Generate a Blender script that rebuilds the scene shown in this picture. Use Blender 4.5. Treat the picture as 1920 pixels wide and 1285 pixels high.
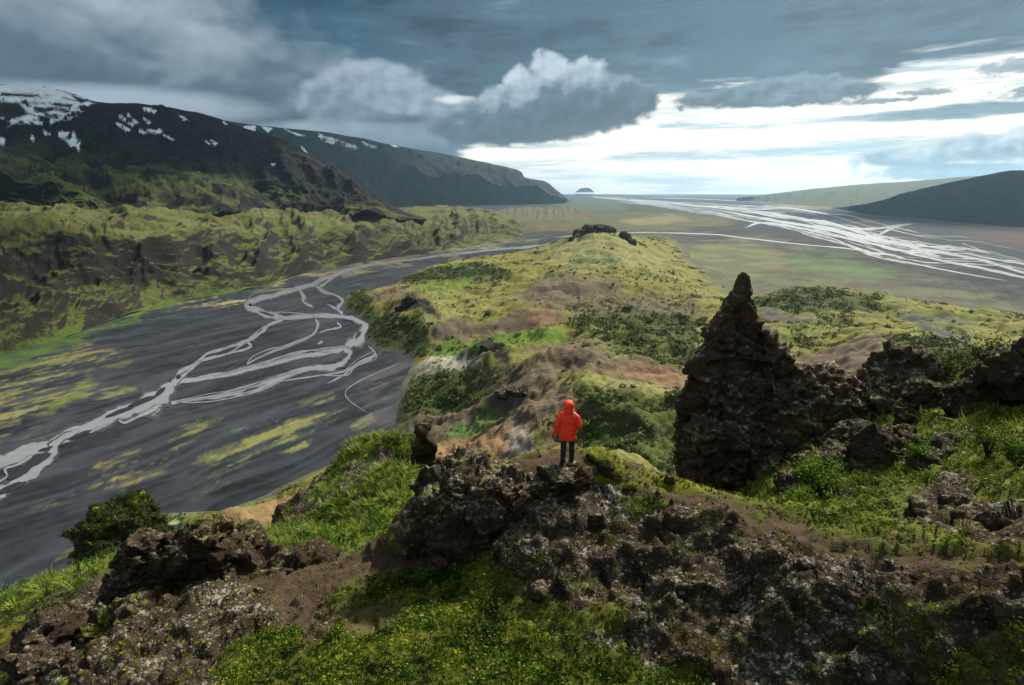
import bpy, bmesh, math, random
import numpy as np
from mathutils import Vector, Matrix, Euler

# ------------------------------------------------------------------ camera, sky, sun, exposure
for o in list(bpy.data.objects):
    bpy.data.objects.remove(o)
SC = bpy.context.scene
COL = SC.collection
HC = 230.0                                   # camera height above the river plain (m)
FPX = 1067.0                                 # focal length in photo pixels (1920 wide)
PITCH = math.radians(14.95)
cd = bpy.data.cameras.new('camera')
cd.sensor_width = 36.0
cd.lens = 36.0 * FPX / 1920.0
cd.clip_start = 0.1
cd.clip_end = 200000.0
cam = bpy.data.objects.new('camera', cd)
COL.objects.link(cam)
cam.location = (0, 0, HC)
cam.rotation_euler = (math.pi / 2 - PITCH, 0, 0)
SC.camera = cam

SUN_AZ = math.radians(36.0)                  # from +Y towards +X
SUN_EL = math.radians(42.0)
sl = bpy.data.lights.new('sun', 'SUN')
sl.energy = 4.6
sl.angle = math.radians(6.0)
sl.color = (1.0, 0.92, 0.78)
sun = bpy.data.objects.new('sun', sl)
COL.objects.link(sun)
sdir = Vector((math.sin(SUN_AZ) * math.cos(SUN_EL), math.cos(SUN_AZ) * math.cos(SUN_EL), math.sin(SUN_EL)))
sun.rotation_euler = sdir.to_track_quat('Z', 'Y').to_euler()
sun.location = (0, 0, 400)

VS = SC.view_settings
VS.view_transform = 'Standard'
VS.look = 'None'
VS.gamma = 1.0
VS.use_curve_mapping = False
VS.exposure = 1.05
SC.render.engine = 'CYCLES'
CY = SC.cycles
CY.use_denoising = True
CY.max_bounces = 6
CY.diffuse_bounces = 3
CY.glossy_bounces = 2
CY.transmission_bounces = 2
CY.transparent_max_bounces = 6
CY.volume_bounces = 1
CY.sample_clamp_indirect = 4.0


def lin(r, g, b, k=1.0):
    f = lambda c: (c / 255.0) / 12.92 if c / 255.0 <= 0.04045 else ((c / 255.0 + 0.055) / 1.055) ** 2.4
    return (f(r) * k, f(g) * k, f(b) * k)


# ---- small expression helper for node trees
class NT:
    def __init__(s, tree):
        s.t = tree

    def node(s, typ, **kw):
        n = s.t.nodes.new(typ)
        for k, v in kw.items():
            setattr(n, k, v)
        return n

    def put(s, sock, v):
        if v is None:
            return
        if isinstance(v, bpy.types.NodeSocket):
            s.t.links.new(v, sock)
        else:
            try:
                sock.default_value = v
            except Exception:
                sock.default_value = (*v, 1.0)

    def m(s, op, a, b=None, c=None, clamp=False):
        n = s.node('ShaderNodeMath', operation=op, use_clamp=clamp)
        s.put(n.inputs[0], a)
        s.put(n.inputs[1], b)
        if c is not None:
            s.put(n.inputs[2], c)
        return n.outputs[0]

    def add(s, a, b): return s.m('ADD', a, b)
    def sub(s, a, b): return s.m('SUBTRACT', a, b)
    def mul(s, a, b): return s.m('MULTIPLY', a, b)
    def mx(s, a, b): return s.m('MAXIMUM', a, b)
    def mad(s, a, b, c): return s.m('MULTIPLY_ADD', a, b, c)

    def ss(s, x, lo, hi, smooth=True):
        n = s.node('ShaderNodeMapRange', interpolation_type='SMOOTHSTEP' if smooth else 'LINEAR')
        n.clamp = True
        s.put(n.inputs['Value'], x)
        s.put(n.inputs['From Min'], lo)
        s.put(n.inputs['From Max'], hi)
        return n.outputs['Result']

    def vec(s, x, y, z=0.0):
        n = s.node('ShaderNodeCombineXYZ')
        for i, v in enumerate((x, y, z)):
            s.put(n.inputs[i], v)
        return n.outputs[0]

    def noise(s, v, scale, detail=5.0, rough=0.5, dist=0.0, lac=2.0):
        n = s.node('ShaderNodeTexNoise')
        s.put(n.inputs['Vector'], v)
        s.put(n.inputs['Scale'], scale)
        s.put(n.inputs['Detail'], detail)
        s.put(n.inputs['Roughness'], rough)
        s.put(n.inputs['Distortion'], dist)
        s.put(n.inputs['Lacunarity'], lac)
        return n.outputs[0]

    def mix(s, f, a, b, blend='MIX'):
        n = s.node('ShaderNodeMix', data_type='RGBA', blend_type=blend)
        s.put(n.inputs[0], f)
        s.put(n.inputs[6], a)
        s.put(n.inputs[7], b)
        return n.outputs[2]

    def vm(s, op, a, b=None):
        n = s.node('ShaderNodeVectorMath', operation=op)
        s.put(n.inputs[0], a)
        if b is not None:
            s.put(n.inputs[1], b)
        return n.outputs[0]


def build_world():
    w = bpy.data.worlds.new('World')
    SC.world = w
    w.use_nodes = True
    t = w.node_tree
    t.nodes.clear()
    T = NT(t)
    out = T.node('ShaderNodeOutputWorld')
    sky = T.node('ShaderNodeTexSky', sky_type='NISHITA')
    sky.sun_disc = False
    sky.sun_elevation = SUN_EL
    sky.sun_rotation = SUN_AZ
    sky.air_density = 1.0
    sky.dust_density = 1.5
    bg0 = T.node('ShaderNodeBackground')
    T.put(bg0.inputs[0], sky.outputs[0])
    bg0.inputs[1].default_value = 0.1
    tc = T.node('ShaderNodeTexCoord')
    sp = T.node('ShaderNodeSeparateXYZ')
    T.put(sp.inputs[0], tc.outputs['Generated'])
    X, Y, Z = sp.outputs
    R2D = 57.29578
    A = T.mul(T.m('ARCTAN2', X, Y), R2D)
    E = T.mul(T.m('ARCSINE', Z), R2D)
    K = 0.49                                  # sky colours below are as displayed: undo the exposure

    def c(r, g, b): return (*lin(r, g, b, K), 1.0)

    AE = T.vec(A, E, 0.0)
    # curved-plane coordinates: streaks of a high layer in perspective
    den = T.add(T.mx(Z, 0.0), 0.06)
    PX = T.m('DIVIDE', X, den)
    PY = T.m('DIVIDE', Y, den)

    def blob(a, e, ra, re, AA=A, EE=E):
        da = T.mul(T.sub(AA, a), 1.0 / ra)
        de = T.mul(T.sub(EE, e), 1.0 / re)
        return T.sub(1.0, T.add(T.mul(da, da), T.mul(de, de)))

    def union(bl, AA=A, EE=E):
        r = None
        for q in bl:
            x = blob(*q, AA, EE)
            r = x if r is None else T.mx(r, x)
        return r

    # warp for every layer
    nw = T.noise(AE, 0.22, 4.0, 0.55)
    # --- layer 1: bright thin cloud with pale horizontal streaks
    sv = T.vec(T.mul(A, 0.055), T.mul(E, 0.75), 3.1)
    st = T.noise(sv, 1.0, 6.0, 0.6, 0.5)
    st2 = T.noise(T.vec(T.mul(A, 0.16), T.mul(E, 1.5), 8.7), 1.0, 5.0, 0.6, 0.3)
    streak = T.ss(T.add(T.mul(st, 0.65), T.mul(st2, 0.35)), 0.47, 0.62)
    white = (*lin(255, 246, 232, K * 1.3), 1.0)
    bright = T.mix(T.mul(streak, 0.85), white, c(150, 184, 197))
    lowh = T.ss(E, 2.2, -0.1)
    bright = T.mix(T.mul(lowh, 0.35), bright, c(232, 230, 222))
    # --- layer 2: dark high deck, all the sky above a ragged edge
    hv = T.vec(T.mul(PX, 0.5), T.mul(PY, 1.0), 0.0)
    h1 = T.noise(hv, 0.55, 7.0, 0.58, 0.6)
    h2 = T.noise(T.vec(T.mul(A, 0.045), T.mul(E, 0.42), 1.7), 1.0, 7.0, 0.6, 0.8)
    h3 = T.noise(T.vec(T.mul(A, 0.10), T.mad(A, -0.05, T.mul(E, 0.8)), 5.2), 1.0, 6.0, 0.62, 0.5)
    h4 = T.noise(T.vec(T.mul(A, 0.16), T.mul(E, 0.34), 9.4), 1.0, 8.0, 0.6, 0.6)
    deck = T.add(T.mul(h1, 0.2), T.add(T.mul(h2, 0.3), T.add(T.mul(h3, 0.2), T.mul(h4, 0.3))))
    dcol = T.mix(T.ss(deck, 0.42, 0.51), c(18, 46, 64), c(56, 86, 104))
    dcol = T.mix(T.ss(deck, 0.52, 0.63), dcol, c(114, 142, 155))
    dcol = T.mix(T.mul(T.ss(deck, 0.575, 0.66), T.ss(A, 0.0, 24.0)), dcol, c(222, 228, 228))
    teal = T.mul(T.ss(T.noise(AE, 0.055, 3.0, 0.5), 0.46, 0.6), 0.75)
    dcol = T.mix(T.mul(teal, 0.6), dcol, c(34, 86, 112))
    edge = T.add(8.1, T.add(T.mul(T.ss(A, 29.0, 34.0), 1.3), T.mul(T.ss(A, 3.0, -12.0), -9.0)))
    rag = T.mul(T.sub(T.add(T.mul(h3, 0.6), T.mul(h2, 0.4)), 0.5), 9.0)
    a2 = T.ss(T.add(T.sub(E, edge), rag), -0.7, 0.9)
    col = T.mix(a2, bright, dcol)
    # zenith of an overcast sky is brighter than its horizon
    zen = T.ss(E, 18.0, 60.0)
    col = T.mix(zen, col, c(205, 218, 226))
    # dark streak on the right
    k = union([(37.5, 5.7, 9.0, 0.75), (46, 5.6, 12, 0.9)])
    a3 = T.ss(T.add(k, T.mul(T.sub(st2, 0.5), 3.0)), 0.0, 0.9)
    col = T.mix(T.mul(a3, 0.92), col, T.mix(h3, c(52, 92, 112), c(120, 150, 162)))

    # --- shaded cumulus helper
    def cumulus(col, bl, nscale, amp, top, bot, e0, e1, soft=0.55, relief=5.0, stretch=1.25, seed=0.0, alpha=1.0, mid=None, tilt=0.0):
        v = T.vec(A, T.mul(E, stretch), seed)
        n0 = T.noise(v, nscale, 8.0, 0.55, 0.2)
        ns = T.noise(v, nscale, 2.5, 0.45, 0.2)
        v2 = T.vec(T.add(A, -0.5), T.mul(T.add(E, 0.6), stretch), seed)
        n1 = T.noise(v2, nscale, 2.5, 0.45, 0.2)
        nb = T.noise(T.vec(A, T.mul(E, stretch), seed + 4.0), nscale * 0.4, 4.0, 0.5)
        d = union(bl)
        dd = T.add(d, T.mul(T.mul(T.sub(n0, 0.5), amp), T.sub(1.1, T.m('MAXIMUM', T.m('MINIMUM', d, 1.0), 0.0))))
        al = T.mul(T.ss(dd, 0.0, soft), alpha)
        up = T.add(T.mad(A, tilt, E), T.add(T.mul(T.sub(nb, 0.5), (e1 - e0) * 0.7), T.mul(T.sub(n0, 0.5), (e1 - e0) * 0.55)))
        lit = T.m('ADD', T.ss(up, e0, e1, False), T.mul(T.sub(ns, n1), relief * 0.45), clamp=True)
        cc = T.mix(T.ss(lit, 0.0, 0.55, False), bot, mid or tuple(0.55 * p + 0.45 * q for p, q in zip(bot, top)))
        cc = T.mix(T.ss(lit, 0.45, 1.0, False), cc, top)
        return T.mix(al, col, cc)

    # left grey bank resting on the mountains (wide, soft)
    col = cumulus(col, [(-42, 11, 26, 7.5), (-30, 9.5, 16, 5.5), (-19, 8.2, 13, 4.6), (-10, 6.6, 9, 3.0), (-62, 9, 30, 9)],
                  0.16, 1.9, c(170, 182, 194), c(60, 80, 93), 5.6, 14.5, 0.9, 2.6, 1.3, 2.0, 0.97, c(98, 118, 131))
    # pale puffs between the bank and the cumulus
    col = cumulus(col, [(-12.5, 9.4, 5.2, 2.1), (-8.6, 8.2, 3.6, 1.7), (-6.0, 7.0, 3.6, 1.7), (-15, 7.6, 6, 2.2)],
                  0.42, 1.5, c(164, 178, 192), c(92, 114, 128), 4.5, 10.5, 0.6, 4.0, 1.2, 5.0, 0.9)
    # low grey veil along the ridge
    col = cumulus(col, [(-14, 4.9, 15, 1.5), (-32, 6.6, 13, 1.7), (-4, 5.2, 6, 1.3)],
                  0.2, 0.8, c(172, 188, 202), c(100, 122, 138), 3.0, 7.0, 0.9, 2.0, 1.4, 11.0, 0.9)
    # the white gap left of the cumulus
    gp = T.ss(T.add(blob(-5.2, 8.1, 2.6, 0.55), T.mul(T.sub(nw, 0.5), 2.0)), 0.1, 0.9)
    col = T.mix(T.mul(gp, 0.85), col, c(235, 238, 238))
    # the big cumulus
    col = cumulus(col, [(3.4, 10.2, 2.3, 2.3), (0.9, 9.4, 2.0, 1.7), (6.6, 9.9, 2.6, 1.9), (9.4, 8.9, 2.6, 1.7), (11.6, 7.9, 2.2, 1.3), (-0.9, 8.1, 2.6, 1.6), (4.0, 8.0, 7.0, 2.2),
                        (3.6, 6.4, 9.0, 1.7), (0.5, 5.3, 7.0, 1.3), (-3.4, 5.6, 5.2, 1.6), (-2.4, 7.0, 4.0, 1.7), (9.0, 7.3, 4.0, 1.5)],
                  0.55, 1.9, c(198, 209, 220), c(28, 48, 61), 5.4, 10.2, 0.55, 0.9, 1.15, 21.0, 1.0, c(84, 106, 122), -0.16)
    # dark stretched cloud to its right
    col = cumulus(col, [(17.5, 7.7, 3.6, 0.85), (21.5, 8.1, 3.8, 1.15), (25.5, 8.3, 4.0, 1.1), (28.8, 7.9, 2.6, 0.8), (23, 7.4, 8, 0.6)],
                  0.8, 3.2, c(112, 134, 148), c(24, 46, 59), 7.0, 9.3, 0.7, 2.0, 1.3, 33.0, 0.97)
    # grey-white heap over the right-hand hills
    col = cumulus(col, [(33.5, 2.5, 4.6, 0.95), (38.0, 3.1, 5.0, 1.35), (43.5, 3.6, 6.0, 1.6), (36, 1.5, 6, 0.8)],
                  0.55, 3.0, c(212, 220, 224), c(52, 84, 101), 1.0, 4.6, 0.7, 3.0, 1.2, 41.0, 0.97, c(122, 152, 168))
    # torn scraps at the right edge
    col = cumulus(col, [(39.4, 8.6, 3.0, 0.6), (41.2, 6.8, 3.0, 0.7), (34.0, 7.3, 2.2, 0.3), (30.6, 6.9, 3.4, 0.3)],
                  1.3, 5.0, c(130, 150, 162), c(50, 80, 98), 6.0, 9.0, 0.9, 2.0, 2.2, 55.0, 0.85)
    bg1 = T.node('ShaderNodeBackground')
    T.put(bg1.inputs[0], col)
    bg1.inputs[1].default_value = 1.0
    mx = T.node('ShaderNodeMixShader')
    mx.inputs[0].default_value = 0.97
    t.links.new(bg0.outputs[0], mx.inputs[1])
    t.links.new(bg1.outputs[0], mx.inputs[2])
    t.links.new(mx.outputs[0], out.inputs[0])
    w.cycles.sampling_method = 'MANUAL'
    w.cycles.sample_map_resolution = 512


build_world()
# ------------------------------------------------------------------ numpy noise
def _h(ix, iy, iz, seed):
    h = (ix.astype(np.uint32) * np.uint32(374761393) + iy.astype(np.uint32) * np.uint32(668265263)
         + iz.astype(np.uint32) * np.uint32(2147483647) + np.uint32(seed * 1274126177 & 0xffffffff))
    h = (h ^ (h >> np.uint32(13))) * np.uint32(1274126177)
    h = (h ^ (h >> np.uint32(16))) * np.uint32(2246822519)
    return h ^ (h >> np.uint32(15))


_G = np.array([(1, 1, 0), (-1, 1, 0), (1, -1, 0), (-1, -1, 0), (1, 0, 1), (-1, 0, 1), (1, 0, -1), (-1, 0, -1),
               (0, 1, 1), (0, -1, 1), (0, 1, -1), (0, -1, -1), (1, 1, 0), (-1, 1, 0), (0, -1, 1), (0, -1, -1)], np.float32)


def perlin(P, seed=0):
    P = np.asarray(P, np.float64)
    i = np.floor(P)
    f = (P - i).astype(np.float32)
    i = i.astype(np.int64) & 0xffffffff
    u = f * f * f * (f * (f * 6 - 15) + 10)
    r = None
    for dx in (0, 1):
        for dy in (0, 1):
            for dz in (0, 1):
                g = _G[_h(i[:, 0] + dx, i[:, 1] + dy, i[:, 2] + dz, seed) & np.uint32(15)]
                d = g[:, 0] * (f[:, 0] - dx) + g[:, 1] * (f[:, 1] - dy) + g[:, 2] * (f[:, 2] - dz)
                w = (u[:, 0] if dx else 1 - u[:, 0]) * (u[:, 1] if dy else 1 - u[:, 1]) * (u[:, 2] if dz else 1 - u[:, 2])
                r = d * w if r is None else r + d * w
    return r


def fbm(P, wl, octv=5, gain=0.5, seed=0, ridged=False):
    P = np.asarray(P, np.float64)
    a, s, tot = 1.0, 1.0 / wl, 0
    r = np.zeros(len(P), np.float32)
    for k in range(octv):
        n = perlin(P * s + 17.3 * k, seed + k)
        if ridged:
            n = 1.0 - 2.0 * np.abs(n) * 1.4
        r += a * n
        tot += a
        a *= gain
        s *= 2.03
    return r / tot


def worley(P, seed=0, facet=False):
    P = np.asarray(P, np.float64)
    i = np.floor(P)
    f = (P - i).astype(np.float32)
    i = i.astype(np.int64) & 0xffffffff
    f1 = np.full(len(P), 9.0, np.float32)
    f2 = np.full(len(P), 9.0, np.float32)
    idh = np.zeros(len(P), np.float32)
    if facet:
        fc = np.zeros(len(P), np.float32)
    for dx in (-1, 0, 1):
        for dy in (-1, 0, 1):
            for dz in (-1, 0, 1):
                h = _h(i[:, 0] + dx, i[:, 1] + dy, i[:, 2] + dz, seed)
                jx = (h & np.uint32(1023)).astype(np.float32) / 1023
                jy = ((h >> np.uint32(10)) & np.uint32(1023)).astype(np.float32) / 1023
                jz = ((h >> np.uint32(20)) & np.uint32(1023)).astype(np.float32) / 1023
                d = np.sqrt((dx + jx - f[:, 0]) ** 2 + (dy + jy - f[:, 1]) ** 2 + (dz + jz - f[:, 2]) ** 2)
                n = d < f1
                f2 = np.where(n, f1, np.minimum(f2, d))
                idh = np.where(n, jx * 0.5 + jz * 0.5, idh)
                if facet:
                    gx, gy, gz = (jy * 2 - 1), (jz * 2 - 1), ((jx * 7.3) % 1.0) * 2 - 1
                    fc = np.where(n, (f[:, 0] - dx - jx) * gx + (f[:, 1] - dy - jy) * gy + (f[:, 2] - dz - jz) * gz, fc)
                f1 = np.where(n, d, f1)
    return (f1, f2, idh, fc) if facet else (f1, f2, idh)


def sm(x, a, b):
    t = np.clip((x - a) / (b - a), 0, 1)
    return t * t * (3 - 2 * t)


# ------------------------------------------------------------------ photo pixel <-> world
CP, SP = math.cos(PITCH), math.sin(PITCH)


def ray(px, py):
    u = np.asarray(px, float) - 960.0
    v = 642.5 - np.asarray(py, float)
    return u, FPX * CP + v * SP, -FPX * SP + v * CP


def at_z(px, py, z):
    x, y, d = ray(px, py)
    t = (z - HC) / d
    return np.stack([x * t, y * t, np.zeros_like(t) + z], -1)


def at_y(px, py, Y):
    x, y, d = ray(px, py)
    t = Y / y
    return np.stack([x * t, np.zeros_like(t) + Y, HC + d * t], -1)


def project(P):
    x, y, z = P[:, 0], P[:, 1], P[:, 2] - HC
    f = np.maximum(y * CP - z * SP, 1e-3)
    v = y * SP + z * CP
    return 960.0 + FPX * x / f, 642.5 - FPX * v / f


def tps(src, val, dst, lam=0.0):
    src = np.asarray(src, float)
    n = len(src)

    def ker(d2):
        return np.where(d2 > 1e-12, 0.5 * d2 * np.log(np.maximum(d2, 1e-12)), 0.0)
    K = ker(((src[:, None] - src[None]) ** 2).sum(-1)) + lam * np.eye(n)
    Pm = np.hstack([np.ones((n, 1)), src])
    L = np.zeros((n + 3, n + 3))
    L[:n, :n] = K
    L[:n, n:] = Pm
    L[n:, :n] = Pm.T
    w = np.linalg.solve(L, np.concatenate([val, np.zeros(3)]))
    out = np.empty(len(dst))
    for k in range(0, len(dst), 40000):
        q = dst[k:k + 40000]
        d2 = (q ** 2).sum(1)[:, None] + (src ** 2).sum(1)[None] - 2 * q @ src.T
        out[k:k + 40000] = ker(np.maximum(d2, 0)) @ w[:n] + w[n] + q @ w[n + 1:]
    return out


# ------------------------------------------------------------------ mesh helpers
def grid_faces(nu, nv):
    a = np.arange((nu - 1) * (nv - 1))
    i, j = a // (nv - 1), a % (nv - 1)
    b = i * nv + j
    return np.stack([b, b + nv, b + nv + 1, b + 1], -1)


def np_mesh(name, V, F, smooth=True):
    me = bpy.data.meshes.new(name)
    V = np.asarray(V, np.float32)
    F = np.asarray(F, np.int32)
    k = F.shape[1]
    me.vertices.add(len(V))
    me.vertices.foreach_set('co', V.ravel())
    me.loops.add(len(F) * k)
    me.loops.foreach_set('vertex_index', F.ravel())
    me.polygons.add(len(F))
    me.polygons.foreach_set('loop_start', np.arange(len(F), dtype=np.int32) * k)
    me.update(calc_edges=True)
    me.polygons.foreach_set('use_smooth', np.full(len(F), smooth))
    return me


def drop_faces(V, F, keepv):
    F = F[keepv[F].any(1)]
    used = np.zeros(len(V), bool)
    used[F.ravel()] = True
    idx = np.cumsum(used) - 1
    return V[used], idx[F], used


def add_col(me, name, C):
    a = me.attributes.new(name, 'FLOAT_COLOR', 'POINT')
    a.data.foreach_set('color', np.hstack([C, np.ones((len(C), 1))]).astype(np.float32).ravel())


def add_f(me, name, v):
    a = me.attributes.new(name, 'FLOAT', 'POINT')
    a.data.foreach_set('value', np.asarray(v, np.float32))


def link(name, me, mat=None, parent=None, kind=None, label=None, cat=None, group=None):
    o = bpy.data.objects.new(name, me)
    COL.objects.link(o)
    if mat is not None and me is not None:
        me.materials.append(mat)
    if parent is not None:
        o.parent = parent
    for k, v in (('kind', kind), ('label', label), ('category', cat), ('group', group)):
        if v:
            o[k] = v
    return o


def normals_of(me):
    n = np.empty(len(me.vertices) * 3, np.float32)
    me.vertex_normals.foreach_get('vector', n)
    return n.reshape(-1, 3)


def coords_of(me):
    n = np.empty(len(me.vertices) * 3, np.float32)
    me.vertices.foreach_get('co', n)
    return n.reshape(-1, 3)


def inpoly(x, y, poly):
    r = np.zeros(len(x), bool)
    n = len(poly)
    for k in range(n):
        x0, y0 = poly[k]
        x1, y1 = poly[(k + 1) % n]
        if y0 == y1:
            continue
        c = ((y0 > y) != (y1 > y)) & (x < (x1 - x0) * (y - y0) / (y1 - y0) + x0)
        r ^= c
    return r


def cover(px, py, poly, wob, jit):
    """soft membership 0..1 of pixels in a traced outline; wob, jit: noise fields in [-1,1]"""
    P = np.array(poly, float)
    m = (px > P[:, 0].min() - 40) & (px < P[:, 0].max() + 40) & (py > P[:, 1].min() - 30) & (py < P[:, 1].max() + 30)
    r = np.zeros(len(px), np.float32)
    if not m.any():
        return r
    q = np.where(m)[0]
    s = math.sqrt(max(np.ptp(P[:, 0]) * np.ptp(P[:, 1]), 1.0)) * 0.16
    for k in range(4):
        ax = s * (wob[k % 3][q] * 1.3 + 0.35 * jit[k % 2][q] * (1 if k < 2 else -1))
        ay = s * 0.55 * (wob[(k + 1) % 3][q] * 1.3 + 0.35 * jit[(k + 1) % 2][q])
        r[q] += inpoly(px[q] + ax, py[q] + ay, poly)
    return r / 4


# ------------------------------------------------------------------ materials
ALB = 0.62                                   # displayed colour -> albedo under this light


def L3(r, g, b): return np.array(lin(r, g, b, ALB))


KIND = dict(grass=L3(132, 126, 62), pale_grass=L3(146, 142, 92), lush=L3(100, 128, 48), scrub=L3(64, 80, 38), brown=L3(112, 96, 82),
            orange=L3(150, 116, 88), ash=L3(98, 95, 96), pale=L3(170, 162, 150), rock=L3(50, 46, 43), moss=L3(140, 136, 82),
            plain=L3(50, 54, 61), red=L3(84, 64, 62), tan=L3(160, 150, 106), teal=L3(98, 124, 82), dark=L3(40, 42, 40),
            dgrass=L3(96, 100, 54), snow=np.array((0.82, 0.84, 0.88)))


def new_mat(name):
    m = bpy.data.materials.new(name)
    m.use_nodes = True
    t = m.node_tree
    T = NT(t)
    b = t.nodes['Principled BSDF']
    b.inputs['Roughness'].default_value = 0.9
    b.inputs['Specular IOR Level'].default_value = 0.06
    return m, T, b


def terrain_mat(name, scales, bump_d, bump_s, rock=None, steep=(0.62, 0.82), contrast=0.9):
    m, T, b = new_mat(name)
    at = T.node('ShaderNodeAttribute', attribute_name='Col')
    ge = T.node('ShaderNodeNewGeometry')
    pos = ge.outputs['Position']
    val = None
    hs = []
    for k, s in enumerate(scales):
        n = T.noise(pos, 1.0 / s, 5.0, 0.62)
        hs.append(n)
        v = T.mul(T.sub(n, 0.5), contrast * 1.9 / len(scales))
        val = v if val is None else T.add(val, v)
    val = T.mx(T.add(1.0, val), 0.25)
    col = T.mix(1.0, at.outputs['Color'], T.vec(val, val, val), 'MULTIPLY')
    # hue drift between yellowish and bluish green
    hue = T.ss(T.noise(pos, 1.0 / (scales[0] * 1.7), 3.0, 0.5), 0.4, 0.6)
    col = T.mix(T.mul(hue, 0.45), col, T.mix(1.0, col, (0.80, 1.02, 0.95, 1), 'MULTIPLY'))
    if rock is not None:
        sz = T.node('ShaderNodeSeparateXYZ')
        T.put(sz.inputs[0], ge.outputs['Normal'])
        st = T.ss(T.add(sz.outputs[2], T.mul(T.sub(hs[-1], 0.5), 0.5)), steep[1], steep[0])
        rc = T.mix(T.ss(hs[0], 0.35, 0.65), (*(rock * 0.75), 1), (*(rock * 1.25), 1))
        col = T.mix(st, col, rc)
    T.put(b.inputs['Base Color'], col)
    bn = T.node('ShaderNodeBump')
    bn.inputs['Distance'].default_value = bump_d
    bn.inputs['Strength'].default_value = bump_s
    T.put(bn.inputs['Height'], T.add(T.mul(hs[-1], 0.6), T.mul(hs[len(hs) // 2], 0.8)))
    T.put(b.inputs['Normal'], bn.outputs[0])
    return m
# ------------------------------------------------------------------ river plain
def polar(r0, r1, nr, a0, a1, na):
    r = np.exp(np.linspace(math.log(r0), math.log(r1), nr))
    a = np.radians(np.linspace(a0, a1, na))
    R, Az = np.meshgrid(r, a, indexing='ij')
    return R.ravel(), Az.ravel(), grid_faces(nr, na)


def wobble(P, wl, seed):
    return [fbm(P, wl, 4, 0.6, seed + 31 * k) * 2.2 for k in range(3)], [fbm(P, wl * 0.12, 3, 0.7, seed + 7 + 13 * k) * 2.2 for k in range(2)]


def mixin(C, w, col):
    C += (col[None] - C) * w[:, None]


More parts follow.
